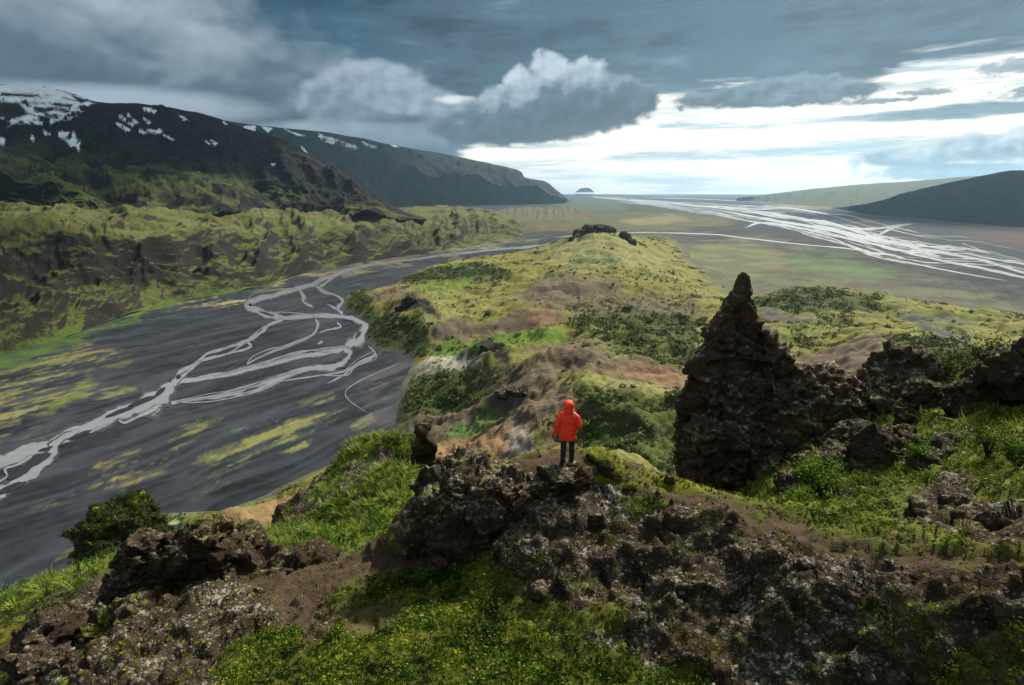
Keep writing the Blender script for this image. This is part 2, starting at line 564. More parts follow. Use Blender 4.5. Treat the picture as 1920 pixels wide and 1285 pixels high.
def make_plain(name, r0, r1, nr, na):
    R, Az, F = polar(r0, r1, nr, -52, 52, na)
    V = np.stack([R * np.sin(Az), R * np.cos(Az), np.zeros_like(R)], -1)
    px, py = project(V)
    L = np.stack([np.log(R) * 9, Az * 9 * 1.0, np.zeros_like(R)], -1)     # distance-relative wobble
    wob, jit = wobble(L, 1.0, 3)
    # streaks that follow the flow (down-valley)
    S = np.stack([V[:, 0] * 0.8 + V[:, 1] * 0.6, (V[:, 1] * 0.8 - V[:, 0] * 0.6) * 0.18, np.zeros_like(R)], -1)
    S2 = S[:, [1, 0, 2]].copy()
    U = np.stack([(V[:, 0] * 0.53 + V[:, 1] * 0.85) * 0.13, V[:, 0] * 0.85 - V[:, 1] * 0.53, np.zeros_like(R)], -1)
    stn = fbm(U, 24, 6, 0.62, 91)
    C = np.repeat(KIND['plain'][None], len(V), 0)
    C *= np.clip(1 + 0.7 * stn + 0.9 * fbm(V, 60, 6, 0.65, 92) * (R < 2500) + 0.6 * fbm(V, 9, 3, 0.65, 93) * (R < 1200), 0.4, 2)[:, None]
    far = sm(R, 2500, 5000)
    # old dry channels and silt lines
    if r1 < 5000:
        U2 = U * np.array([1.0, 1.0, 1.0]) + np.stack([np.zeros_like(R), fbm(V, 120, 3, 0.5, 95) * 30, np.zeros_like(R)], -1)
        dry = 1 - np.abs(fbm(U2, 42, 3, 0.45, 96)) * 9
        dry2 = 1 - np.abs(fbm(U2 + 40, 20, 2, 0.45, 97)) * 9
        lines = np.maximum(np.clip(dry, 0, 1), 0.7 * np.clip(dry2, 0, 1))
        C *= (1 - 0.30 * np.clip(1 - np.abs(fbm(U2 + 90, 30, 3, 0.5, 98)) * 6, 0, 1))[:, None]
        mixin(C, lines * 0.5 * (R < 1900), L3(84, 87, 94))
    # near moss bars, broken into streaks
    br = sm(stn * 1.2 + 0.45 * fbm(V, 34, 6, 0.7, 5) + 0.5 * fbm(U, 7, 4, 0.7, 6), -0.06, 0.24)
    br2 = sm(fbm(V, 150, 6, 0.65, 7), -0.12, 0.12)
    nearp = [
        ([(-160, 740), (0, 690), (190, 628), (205, 650), (165, 715), (120, 740), (150, 765), (60, 810), (-160, 880)], 'moss', 0.85),
        ([(150, 720), (250, 722), (240, 748), (170, 752), (120, 742)], 'moss', 0.7),
        ([(85, 945), (200, 878), (330, 815), (400, 785), (412, 800), (330, 845), (240, 900), (110, 950)], 'moss', 0.9),
        ([(380, 870), (480, 805), (620, 742), (650, 765), (590, 815), (500, 858), (400, 885)], 'moss', 0.9),
        ([(270, 948), (420, 898), (445, 902), (300, 955)], 'moss', 0.8),
        ([(90, 1050), (140, 1018), (142, 1028), (100, 1060)], 'moss', 0.9),
        ([(655, 800), (700, 775), (705, 790), (670, 812)], 'moss', 0.8),
        ([(700, 715), (730, 720), (725, 750), (690, 745)], 'moss', 0.5),
        ([(180, 640), (250, 660), (250, 690), (180, 690)], 'moss', 0.35),
        ([(690, 690), (765, 676), (765, 800), (725, 835), (690, 800), (668, 740)], 'ash', 0.55),
        ([(320, 572), (400, 560), (500, 558), (470, 566), (340, 582)], 'tan', 0.9),
    ]
    for poly, k, w in nearp:
        mixin(C, cover(px, py, poly, wob, jit) * br * w, KIND[k])
    for poly, k, w in [
        ([(-160, 720), (0, 655), (200, 598), (330, 556), (350, 566), (210, 614), (30, 668), (-160, 740)], 'lush', 0.8),
        ([(90, 760), (140, 738), (150, 720), (170, 700), (175, 715), (150, 745), (95, 775)], 'lush', 0.6),
        ([(500, 538), (560, 515), (640, 498), (720, 486), (860, 464), (985, 440), (1000, 446), (900, 470), (720, 494), (600, 518), (510, 546)], 'tan', 0.8),
        ([(950, 398), (1100, 392), (1260, 398), (1420, 412), (1300, 428), (1180, 436), (1000, 440), (960, 425)], 'grass', 0.5),
        ([(1150, 440), (1280, 446), (1440, 458), (1620, 488), (1800, 540), (1990, 590), (1990, 660), (1300, 640), (1150, 560)], 'pale_grass', 0.42),
        ([(1240, 470), (1400, 455), (1480, 480), (1420, 530), (1280, 520)], 'pale_grass', 0.4),
        ([(1460, 478), (1560, 482), (1660, 505), (1690, 522), (1600, 520), (1500, 500)], 'teal', 0.65),
        ([(1240, 500), (1330, 500), (1360, 530), (1250, 540)], 'teal', 0.5),
        ([(1190, 388), (1340, 378), (1345, 395), (1230, 402)], 'red', 0.9),
        ([(1780, 426), (1850, 420), (1990, 440), (1990, 468), (1850, 455)], 'red', 0.95),
        ([(1150, 412), (1260, 405), (1300, 412), (1200, 424)], 'tan', 0.5),
        ([(1430, 384), (1560, 386), (1560, 391), (1440, 391)], 'tan', 0.9),
        ([(1020, 375), (1150, 372), (1180, 392), (1060, 396)], 'teal', 0.5),
    ]:
        mixin(C, cover(px, py, poly, wob, jit) * w * (0.6 + 0.4 * br2), KIND[k])
    V[:, 2] += np.minimum(0.0, stn * 1.2) * (R < 2500) * (R > 200)
    me = np_mesh(name, V, F)
    add_col(me, 'Col', C)
    m = bpy.data.materials.get('sand_and_moss') or terrain_mat('sand_and_moss', (90, 22, 6), 0.6, 0.35, None, contrast=0.6)
    return link(name, me, m, kind='structure')


make_plain('river_plain', 170, 2500, 360, 460)
make_plain('far_plain', 2500, 40000, 170, 330)

# ------------------------------------------------------------------ rivers: ribbons traced on the plain
def water_mat():
    m, T, b = new_mat('glacial_water')
    ge = T.node('ShaderNodeNewGeometry')
    n = T.noise(ge.outputs['Position'], 0.05, 4, 0.6)
    at = T.node('ShaderNodeAttribute', attribute_name='edge')
    n3 = T.noise(ge.outputs['Position'], 0.10, 6, 0.72)
    wet = T.ss(T.add(at.outputs['Fac'], T.mul(T.sub(n3, 0.5), 1.5)), 0.38, 0.58)
    T.put(b.inputs['Base Color'], T.mix(wet, (*(KIND['plain'] * 0.8), 1), T.mix(n, (*L3(122, 126, 130), 1), (*L3(160, 164, 168), 1))))
    T.put(b.inputs['Roughness'], T.add(0.14, T.mul(T.sub(1.0, wet), 0.5)))
    b.inputs['Specular IOR Level'].default_value = 0.5
    bn = T.node('ShaderNodeBump')
    bn.inputs['Distance'].default_value = 0.05
    bn.inputs['Strength'].default_value = 0.1
    T.put(bn.inputs['Height'], T.noise(ge.outputs['Position'], 0.8, 3, 0.6))
    T.put(b.inputs['Normal'], bn.outputs[0])
    return m


def catmull(P, n):
    P = np.asarray(P, float)
    Q = np.vstack([2 * P[0] - P[1], P, 2 * P[-1] - P[-2]])
    out = []
    for k in range(1, len(Q) - 2):
        t = np.linspace(0, 1, n, endpoint=False)[:, None]
        a, b, c, d = Q[k - 1], Q[k], Q[k + 1], Q[k + 2]
        out.append(0.5 * (2 * b + (c - a) * t + (2 * a - 5 * b + 4 * c - d) * t ** 2 + (3 * b - a - 3 * c + d) * t ** 3))
    out.append(P[-1:])
    return np.vstack(out)


def make_rivers():
    rng = np.random.default_rng(4)
    main = [  # (px, py, width px)
        [(1040, 459, 3), (1000, 463, 4), (930, 468, 3), (850, 477, 3), (770, 487, 3), (700, 496, 3.5), (640, 511, 6), (600, 528, 8), (560, 541, 7), (520, 552, 8), (484, 561, 9), (463, 571, 11), (478, 581, 11), (505, 590, 11), (535, 596, 9), (600, 592, 7), (655, 596, 8), (684, 606, 14), (683, 625, 20), (664, 642, 17), (648, 653, 14)],
        [(655, 650, 10), (620, 660, 9), (560, 669, 7), (480, 689, 7), (400, 706, 9), (340, 717, 9), (318, 728, 12)],
        [(645, 652, 8), (656, 664, 9), (632, 685, 11), (560, 694, 9), (500, 719, 11), (440, 738, 9), (380, 748, 7), (330, 754, 6), (290, 757, 10)],
        [(535, 597, 5), (502, 611, 6), (490, 623, 6), (462, 640, 6), (430, 651, 4), (392, 662, 5), (370, 679, 5), (338, 699, 7), (332, 712, 10), (310, 735, 16)],
        [(462, 641, 3), (470, 650, 4), (442, 660, 3), (412, 667, 3), (380, 676, 4), (352, 697, 5), (336, 712, 5)],
        [(400, 662, 3), (414, 657, 2), (440, 645, 2)],
        [(325, 718, 12), (305, 738, 32), (280, 758, 38), (240, 768, 26), (180, 794, 20), (100, 830, 22), (0, 866, 26), (-120, 908, 28)],
        [(150, 806, 10), (110, 826, 12), (98, 848, 16), (70, 880, 18), (20, 912, 22), (-100, 968, 26)],
        [(70, 850, 6), (30, 872, 4), (10, 880, 4), (12, 895, 3), (-20, 910, 6)],
        [(300, 760, 9), (262, 780, 6), (235, 793, 5), (222, 788, 4)],
        [(192, 800, 5), (180, 806, 4), (165, 812, 3)],
        [(350, 752, 5), (400, 742, 3), (480, 729, 3)],
        [(690, 648, 3), (703, 664, 3), (672, 680, 3), (645, 696, 3), (600, 704, 2.5), (510, 718, 2)],
        [(708, 664, 3), (690, 676, 3), (662, 690, 3), (640, 706, 3), (612, 720, 2)],
        [(752, 680, 1.2), (702, 701, 1.5), (668, 718, 1.7), (648, 735, 1.8), (656, 752, 1.4), (690, 775, 0.9)],
        [(628, 519, 3), (602, 537, 4), (600, 545, 4), (630, 555, 4), (643, 566, 5), (634, 578, 5), (642, 590, 6)],
        [(612, 570, 3), (628, 578, 3), (640, 588, 3)],
        [(560, 545, 4), (570, 556, 6), (569, 566, 5), (588, 577, 3)],
        [(592, 598, 4), (596, 612, 4), (582, 630, 4), (540, 650, 3), (508, 661, 3), (478, 675, 2.5), (462, 684, 2)],
        [(632, 604, 4), (638, 614, 3), (618, 618, 3), (598, 624, 3)],
        [(606, 640, 4), (594, 646, 3)],
        [(700, 818, 0.8), (660, 834, 1.0), (640, 842, 0.8)],
        # wide braids beyond the hills
        [(1990, 540, 5), (1920, 521, 6), (1850, 505, 6), (1780, 492, 5), (1720, 478, 5), (1640, 458, 5), (1560, 441, 5), (1500, 428, 5), (1430, 418, 5), (1395, 428, 4)],
        [(1990, 532, 5), (1920, 512, 5), (1860, 493, 6), (1790, 478, 7), (1700, 462, 6), (1620, 445, 8), (1540, 428, 7), (1460, 415, 6), (1400, 404, 4), (1330, 392, 3)],
        [(1890, 527, 2.5), (1800, 512, 3), (1730, 498, 3), (1670, 486, 3), (1600, 468, 3), (1500, 458, 2.5), (1400, 447, 2.5), (1340, 440, 3), (1250, 437, 2.5), (1170, 437, 2), (1100, 446, 2), (1040, 459, 2)],
        [(1710, 418, 3), (1650, 428, 5), (1600, 429, 6), (1540, 418, 4), (1480, 405, 4), (1400, 394, 3), (1330, 386, 2.5)],
        [(1660, 465, 4), (1650, 440, 7), (1690, 424, 3), (1720, 419, 2)],
        [(1080, 367, 1.5), (1120, 370, 3.5), (1160, 374, 4), (1230, 379, 3), (1300, 385, 3), (1360, 392, 3), (1420, 400, 4), (1480, 412, 4)],
        [(1130, 364, 1.4), (1200, 365, 1.6), (1290, 368, 1.2)],
        [(1150, 378, 1.5), (1210, 383, 2), (1280, 380, 1.5), (1360, 384, 1.4), (1450, 388, 1.5)],
        [(1200, 371, 1.2), (1300, 373, 1.5), (1400, 378, 1.2), (1480, 383, 1)],
        [(1860, 478, 2), (1820, 462, 2), (1800, 455, 1.5)],
        [(1590, 400, 1), (1700, 410, 1.5), (1820, 421, 1.5), (1990, 436, 1.5)],
        [(1020, 447, 2), (1060, 444, 2), (1090, 440, 1.5), (950, 455, 1.5)],
    ]
    # procedural strands of the braided river
    corr = np.array([(1990, 508, 44), (1860, 486, 50), (1740, 464, 56), (1620, 438, 52), (1500, 416, 36), (1400, 402, 22), (1300, 388, 13), (1200, 377, 8), (1120, 369, 4)], float)
    cc = catmull(corr, 12)
    n = len(cc)
    for k in range(120):
        i0 = rng.integers(0, n - 14)
        ln = rng.integers(8, 26)
        i1 = min(n - 1, i0 + ln)
        seg = cc[i0:i1 + 1:3]
        if len(seg) < 3:
            continue
        off = rng.uniform(-1.1, 1.1)
        ph = rng.uniform(0, 6.28)
        w = rng.choice([0.5, 0.9, 1.8, 4.2], p=[0.45, 0.3, 0.17, 0.08])
        pts = []
        for q, (x, y, h) in enumerate(seg):
            o = off * h * 0.55 + math.sin(x * 0.016) * h * 0.12 + math.sin(ph + q * 0.9) * h * 0.045
            pts.append((x + rng.normal(0, 3), y + o + rng.normal(0, 0.02 * h), w * h / 40 * rng.uniform(0.4, 1.6) + 0.3))
        main.append(pts)
    ext = []
    for li in (0, 1, 2, 3, 1, 2, 12, 15, 18):
        for rpt in range(2):
            P = np.array(main[li], float)
            i0 = rng.integers(0, max(1, len(P) - 3))
            Q = P[i0:i0 + rng.integers(3, 6)].copy()
            if len(Q) < 3:
                continue
            off = rng.choice([-1, 1]) * rng.uniform(1.0, 2.0)
            Q[1:-1, 1] += off * (np.minimum(Q[1:-1, 2], 7) * 0.7 + 2)
            Q[1:-1, 0] += rng.normal(0, 5, len(Q) - 2)
            Q[:, 2] = rng.uniform(0.9, 2.4, len(Q))
            ext.append([tuple(q) for q in Q])
    main[0:0] = []
    n22 = 22
    main = main[:22] + ext + main[22:]
    n22 += len(ext)
    mat = water_mat()
    V, F, ED = [], [], []
    base = 0
    for li, pts in enumerate(main):
        C = catmull(pts, 12 if li < n22 else 6)
        x, y, w = C[:, 0].copy(), C[:, 1].copy(), np.maximum(C[:, 2], 0.3) * (0.9 if li < n22 else 0.42)
        d = np.gradient(np.stack([x, y], -1), axis=0)
        d /= np.linalg.norm(d, axis=1)[:, None] + 1e-9
        nx, ny = -d[:, 1], d[:, 0]
        t = np.arange(len(x))
        s3 = np.stack([t * 0.14 if li < n22 else t * 0.4, np.full(len(t), li * 7.7), np.zeros(len(t))], -1)
        a = 1 + 0.9 * perlin(s3, 1) + 0.25 * perlin(s3 * 2.7, 4)
        b = 1 + 0.9 * perlin(s3 + 50, 2) + 0.25 * perlin(s3 * 2.7 + 9, 5)
        ta = np.minimum(1, np.minimum(t + 0.3, len(t) - 0.7 - t) / 3.0)
        zz = 0.15 + 0.012 * (li % 40)
        m5 = len(x)
        cr = []
        for q5, fr in enumerate((1.55, 0.45, 0.0, 0.45, 1.55)):
            sg = 1 if q5 < 2 else -1
            ww = w * 0.5 * (a if q5 < 2 else b) * ta * fr
            cr.append(at_z(x + sg * nx * ww, np.maximum(y + sg * ny * ww, 361.5), zz))
        V += list(np.stack(cr, 1).reshape(-1, 3))
        ED += [0.0, 1.0, 1.0, 1.0, 0.0] * m5
        for q in range(m5 - 1):
            for j in range(4):
                i = base + 5 * q + j
                F.append((i, i + 1, i + 6, i + 5))
        base += 5 * m5
    V, F = np.array(V), np.array(F)
    # consistent upward facing
    a, b, c = V[F[:, 0]], V[F[:, 1]], V[F[:, 2]]
    nz = np.cross(b - a, c - a)[:, 2]
    F[nz < 0] = F[nz < 0][:, ::-1]
    me = np_mesh('river', V, F)
    add_f(me, 'edge', ED)
    link('river', me, mat, kind='structure')
    # dark gravel bars lying in the wide reaches
    bars = [(268, 752, 26, 5, -.35), (225, 772, 30, 4, -.35), (300, 735, 14, 4, -.7), (150, 815, 24, 4, -.38), (70, 862, 26, 9, -.45), (40, 885, 24, 7, -.5), (20, 915, 30, 6, -.4), (85, 842, 14, 3, -.3), (500, 588, 14, 2, .3), (672, 628, 8, 3, -.9), (640, 690, 12, 2, -.2), (335, 706, 5, 4, -.9), (470, 730, 16, 2, -.3), (-40, 905, 30, 5, -.4), (120, 833, 12, 2.5, -.3), (655, 601, 10, 1.5, .2)]
    V, F = [], []
    for k, (x, y, a, b, r) in enumerate(bars):
        t = np.linspace(0, 2 * np.pi, 22, endpoint=False)
        rad = 1 + 0.35 * perlin(np.stack([np.cos(t) * 1.4, np.sin(t) * 1.4, np.full(22, k * 3.1)], -1), 7)
        ex, ey = a * np.cos(t) * rad, b * np.sin(t) * rad * np.abs(np.sin(t)) ** 0.3
        q = at_z(x + ex * math.cos(r) - ey * math.sin(r), y + ex * math.sin(r) + ey * math.cos(r), 0.75)
        i = len(V)
        V += list(q) + [q.mean(0) + (0, 0, 0.35)]
        F += [(i + j, i + (j + 1) % 22, i + 22) for j in range(22)]
    me = np_mesh('gravel_bar', np.array(V), np.array(F))
    if normals_of(me)[:, 2].mean() < 0:
        me.flip_normals()
    add_col(me, 'Col', np.repeat(KIND['plain'][None] * 0.9, len(V), 0))
    return link('gravel_bars', me, bpy.data.materials['sand_and_moss'], kind='structure')


make_rivers()

# ------------------------------------------------------------------ lofted hills and mountains
def line3(pts, x0, x1, nu):
    """pts: (px, py, kind, value) -> nu world points at equal pixel columns x0..x1 (t in 0..1 along the given list)"""
    P = np.array([at_z(p[0], p[1], p[3]) if p[2] == 'z' else at_y(p[0], p[1], p[3]) for p in pts])
    x = np.array([p[0] for p in pts], float)
    t = (x - x[0]) / (x[-1] - x[0])
    u = np.linspace(0, 1, nu)
    C = catmull(np.column_stack([t, P]), 14)
    o = np.argsort(C[:, 0], kind='stable')
    C = C[o]
    return np.stack([np.interp(u, C[:, 0], C[:, k]) for k in (1, 2, 3)], -1)


def loft(lines, nu, rows, back=None):
    """lines front to back; rows: number of rows between successive lines"""
    Ls = [line3(l, 0, 1, nu) for l in lines]
    if back:
        for dy, dz in back:
            q = Ls[-1].copy()
            h = np.hypot(q[:, 0], q[:, 1])
            q[:, 0] += q[:, 0] / h * dy
            q[:, 1] += q[:, 1] / h * dy
            q[:, 2] = q[:, 2] + dz
            Ls.append(q)
    out = [Ls[0][None]]
    tv = [0.0]
    for k in range(len(Ls) - 1):
        n = rows[k]
        t = np.linspace(0, 1, n + 1)[1:, None, None]
        out.append(Ls[k][None] * (1 - t) + Ls[k + 1][None] * t)
        tv += list(k + t[:, 0, 0])
    G = np.vstack(out)                       # nv, nu, 3
    # soften creases across the rows
    for _ in range(4):
        G[1:-1, :, 2] = 0.25 * G[:-2, :, 2] + 0.5 * G[1:-1, :, 2] + 0.25 * G[2:, :, 2]
    return G, np.array(tv)


def finish_hill(name, G, tv, mat, amp, wl, seed, cols, gully=None, sea=-0.6, paint=None, ridge_keep=None, taper=False):
    nv, nu = G.shape[:2]
    V = G.reshape(-1, 3).copy()
    row = np.repeat(tv, nu)
    h0 = V[:, 2].copy()
    fade = np.minimum(1, 0.15 + np.maximum(h0, 0) / (amp * 2.2))
    if ridge_keep is not None:
        fade *= 0.10 + 0.90 * sm(np.abs(row - ridge_keep), 0.0, 0.45)
    fade *= np.tile(sm(np.arange(nu) / nu, 1.0, 0.9), nv) if taper else 1.0
    nz = fbm(V, wl, 7, 0.55, seed, ridged=True) - 0.15
    V[:, 2] += nz * amp * fade
    if gully:
        gw, ga = gully
        U = np.repeat(np.arange(nu)[None] * 1.0, nv, 0).ravel()
        arc = np.concatenate([[0], np.cumsum(np.linalg.norm(np.diff(G[nv // 3], axis=0), axis=1))])
        S = np.stack([arc[U.astype(int)], row * gw * 0.45, np.zeros(len(V))], -1)
        S[:, 0] += fbm(V, gw * 2.5, 3, 0.5, seed + 9) * gw * 0.6
        g = fbm(S, gw, 4, 0.5, seed + 3, ridged=True)
        V[:, 2] += (g - 0.3) * ga * fade
        V[:, 2] += (fbm(V * np.array([1, 1, 2.0]), gw * 0.45, 4, 0.6, seed + 13, ridged=True) - 0.2) * ga * (0.22 if name == 'terrace_hill' else 0.34) * fade
        gl = g
    else:
        gl = nz
    C = cols(V, row, nz, gl, h0)
    F = grid_faces(nv, nu)
    me = np_mesh(name, V, F[:, ::-1] if False else F)
    n = normals_of(me)
    if n[:, 2].mean() < 0:
        me.flip_normals()
    add_col(me, 'Col', C)
    return link(name, me, mat, kind='structure')


def far_hills():
    rockdark = L3(34, 34, 37)
    mm = terrain_mat('mountain_slope', (150, 45, 14), 14.0, 0.9, rockdark, (0.5, 0.78), 0.9)
    mt = terrain_mat('terrace_slope', (60, 18, 5), 4.0, 0.9, KIND['rock'] * 0.9, (0.70, 0.88), 0.9)

    # green terrace with cliffs on the far bank
    xs2 = (-170, 0, 100, 220, 330, 450, 560, 650, 750, 830, 900, 950, 978)
    base = [(-170, 728, 'z', -1.5), (0, 668, 'z', -1.5), (120, 636, 'z', -1.5), (200, 606, 'z', -1.5), (280, 581, 'z', -1.5), (345, 565, 'z', -1.5), (420, 553, 'z', -1.5), (500, 536, 'z', -1.5), (560, 517, 'z', -1.5), (640, 500, 'z', -1.5), (720, 487, 'z', -1.5), (800, 475, 'z', -1.5), (880, 462, 'z', -1.5), (985, 443, 'z', -1.5)]
    l1 = [(-170, 600, 'z', 66), (0, 560, 'z', 62), (100, 540, 'z', 60), (200, 520, 'z', 62), (290, 520, 'z', 42), (350, 520, 'z', 36), (420, 505, 'z', 44), (500, 495, 'z', 40), (600, 478, 'z', 36), (700, 466, 'z', 36), (800, 455, 'z', 33), (900, 441, 'z', 28), (980, 439, 'z', 6)]
    l2 = [(x, y, 'z', z) for x, y, z in zip(xs2, (462, 452, 450, 462, 460, 446, 438, 432, 426, 420, 416, 425, 435), (138, 132, 130, 112, 102, 98, 92, 88, 80, 70, 60, 35, 10))]
    l3 = [(x, y, 'z', z) for x, y, z in zip(xs2, (392, 400, 403, 411, 415, 409, 406, 404, 399, 393, 400, 414, 431), (172, 168, 164, 156, 145, 135, 125, 116, 100, 85, 66, 42, 12))]
    G, tv = loft([base, l1, l2, l3], 440, [42, 60, 44, 12, 6], back=[(250, 4), (900, -30)])

    def tcol(V, row, nz, g, h):
        C = np.repeat(KIND['grass'][None] * np.array([0.50, 0.60, 0.62]), len(V), 0)
        n = fbm(V, 200, 5, 0.6, 12)
        W3 = V * np.array([1, 1, 3.0])
        W3[:, 0] += fbm(V, 120, 3, 0.5, 16) * 60
        n2 = fbm(W3, 70, 6, 0.66, 15)
        mixin(C, sm(n, -0.05, 0.25) * 0.5, KIND['pale_grass'] * 0.68)
        mixin(C, sm(-n2, 0.05, 0.25) * 0.5, KIND['dgrass'] * 0.8)
        # dark eroded band below the rim, strongest up-valley
        band = sm(row, 0.35, 0.9) * sm(row, 2.25, 1.75)
        left = 0.55 + 0.45 * sm(V[:, 0], -300, -700)
        mixin(C, band * left * sm(n2 - 0.25 * n, -0.12, 0.10), KIND['rock'] * 0.85)
        mixin(C, sm(row, 1.3, 0.6) * sm(n2, 0.02, 0.2) * 0.8, KIND['dark'])
        mixin(C, sm(row, 1.0, 0.4) * sm(n, 0.0, 0.2) * 0.5, KIND['scrub'])
        mixin(C, sm(row, 0.25, 0.0) * 0.4, KIND['lush'])
        mixin(C, sm(row, 2.4, 2.9) * sm(n2, -0.1, 0.2) * 0.45, KIND['brown'])
        return C
    finish_hill('terrace_hill', G, tv, mt, 20, 200, 21, tcol, (200, 36))

    # small brown hill beyond the terrace
    G, tv = loft([[(915, 416, 'z', -2), (960, 417, 'z', -2), (1040, 415, 'z', -2), (1115, 411, 'z', -2)],
                  [(925, 398, 'z', 36), (965, 390, 'z', 48), (1050, 389, 'z', 50), (1085, 393, 'z', 40), (1110, 407, 'z', 6)]],
                 130, [40, 14], back=[(500, -50)])
    finish_hill('brown_hill', G, tv, mt, 12, 140, 22, lambda V, r, a, g, h: np.repeat(KIND['brown'][None] * 0.8 + KIND['dgrass'][None] * 0.2, len(V), 0) * (1 + 0.5 * fbm(V, 60, 4, 0.6, 3))[:, None], (70, 14))

    # foothill on the far left, olive brown
    G, tv = loft([[(-200, 425, 'z', 120), (0, 420, 'z', 118), (120, 425, 'z', 112), (230, 425, 'z', 112)],
                  [(-200, 340, 'Y', 2100), (0, 345, 'Y', 2100), (100, 365, 'Y', 2080), (215, 412, 'Y', 2000)],
                  [(-200, 240, 'Y', 2600), (-60, 260, 'Y', 2600), (0, 272, 'Y', 2600), (60, 287, 'Y', 2560), (120, 318, 'Y', 2500), (165, 356, 'Y', 2400), (215, 398, 'Y', 2250)]],
                 200, [40, 50, 10], back=[(700, -120)])

    def fcol(V, row, nz, g, h):
        C = np.repeat(KIND['dgrass'][None] * 1.05, len(V), 0)
        n = fbm(V * np.array([1, 1, 2]), 120, 6, 0.62, 33)
        mixin(C, sm(n, -0.05, 0.22) * 0.9, KIND['rock'] * 1.3)
        mixin(C, sm(-n, 0.08, 0.3) * 0.6, KIND['grass'])
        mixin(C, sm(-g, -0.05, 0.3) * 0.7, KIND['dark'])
        return C
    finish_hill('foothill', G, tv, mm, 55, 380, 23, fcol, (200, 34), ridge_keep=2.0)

    # snow-streaked mountain on the left
    crest = [(-260, 120, 'Y', 3700), (-120, 138, 'Y', 3700), (0, 158, 'Y', 3650), (60, 160, 'Y', 3600), (120, 170, 'Y', 3550), (180, 190, 'Y', 3500), (260, 194, 'Y', 3450), (340, 206, 'Y', 3400), (400, 218, 'Y', 3350), (450, 236, 'Y', 3350), (520, 258, 'Y', 3300), (580, 288, 'Y', 3250), (625, 318, 'Y', 3200), (665, 350, 'Y', 3100), (705, 378, 'Y', 3000), (745, 396, 'Y', 2950), (800, 409, 'Y', 2950)]
    midl = [(-260, 250, 'Y', 3000), (0, 265, 'Y', 3000), (120, 275, 'Y', 2950), (260, 285, 'Y', 2900), (400, 305, 'Y', 2850), (520, 335, 'Y', 2800), (640, 375, 'Y', 2700), (745, 402, 'Y', 2750), (800, 410, 'Y', 2800)]
    foot = [(-260, 410, 'z', 130), (0, 412, 'z', 128), (200, 420, 'z', 120), (400, 420, 'z', 110), (560, 415, 'z', 100), (700, 412, 'Y', 2450), (745, 411, 'Y', 2560), (800, 412, 'Y', 2650)]
    G, tv = loft([foot, midl, crest], 460, [75, 75, 12], back=[(900, -200)])

    def snowcol(V, row, nz, g, h, top, spots, cols):
        px, py = project(V)
        C = cols.copy()
        s = fbm(V * np.array([1, 1, 1.6]), 190, 5, 0.6, 44)
        q = np.zeros(len(V))
        wob, jit = wobble(V, 320, 55)
        for poly, w in spots:
            q = np.maximum(q, cover(px, py, poly, wob, jit) * w)
        mixin(C, sm(q + 0.30 * s, 0.42, 0.58), KIND['snow'])
        return C

    def m1col(V, row, nz, g, h):
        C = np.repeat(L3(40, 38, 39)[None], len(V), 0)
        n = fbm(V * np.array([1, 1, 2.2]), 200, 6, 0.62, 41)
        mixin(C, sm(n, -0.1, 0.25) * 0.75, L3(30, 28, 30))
        lowg = sm(row, 1.1, 0.35)
        mixin(C, lowg * sm(-n + 0.25 * g, -0.02, 0.28) * 0.85, KIND['dgrass'])
        mixin(C, sm(row, 1.0, 1.9) * 0.4, L3(60, 52, 48))
        spots = [([(-260, 110), (0, 150), (90, 158), (170, 188), (150, 212), (95, 238), (40, 236), (0, 228), (-260, 240)], 1.0),
                 ([(108, 246), (135, 248), (150, 268), (146, 288), (130, 272), (112, 258)], 1.0),
                 ([(0, 258), (10, 262), (8, 276), (-10, 274)], 1.0),
                 ([(60, 250), (66, 262), (58, 266)], 0.8), ([(80, 243), (96, 252), (84, 254)], 0.9),
                 ([(226, 216), (250, 232), (246, 236), (222, 222)], 1.0), ([(218, 228), (244, 242), (238, 246), (216, 234)], 1.0), ([(240, 212), (258, 230), (252, 232), (236, 218)], 1.0),
                 ([(264, 216), (282, 230), (276, 234)], 1.0), ([(258, 240), (302, 246), (300, 252), (262, 250)], 1.0),
                 ([(292, 236), (306, 248), (300, 252)], 0.9), ([(270, 200), (294, 206), (290, 213), (272, 208)], 1.0), ([(300, 250), (330, 262), (326, 266)], 0.9),
                 ([(332, 212), (356, 226), (355, 236), (345, 226)], 1.0), ([(396, 262), (408, 268), (402, 274)], 1.0), ([(382, 262), (396, 270), (392, 272)], 0.8), ([(418, 226), (428, 234), (420, 234)], 0.8), ([(508, 306), (518, 308), (512, 312)], 0.9)]
        holes = [([(0, 190), (40, 196), (55, 214), (30, 222), (-10, 220)], 1.0), ([(62, 200), (100, 203), (92, 210), (64, 208)], 1), ([(70, 216), (96, 218), (92, 230), (74, 228)], 1), ([(100, 192), (140, 196), (130, 202), (98, 198)], 1), ([(0, 172), (70, 178), (66, 183), (0, 180)], 1), ([(130, 176), (165, 190), (150, 194)], 1)]
        C0 = C.copy()
        C = snowcol(V, row, nz, g, h, 0, spots, C)
        px, py = project(V)
        wob, jit = wobble(V, 320, 56)
        for poly, w in holes:
            mixin(C, cover(px, py, poly, wob, jit), C0.mean(0))
        return C
    finish_hill('snow_streaked_mountain', G, tv, mm, 95, 700, 24, m1col, (330, 60), ridge_keep=2.0, taper=True)

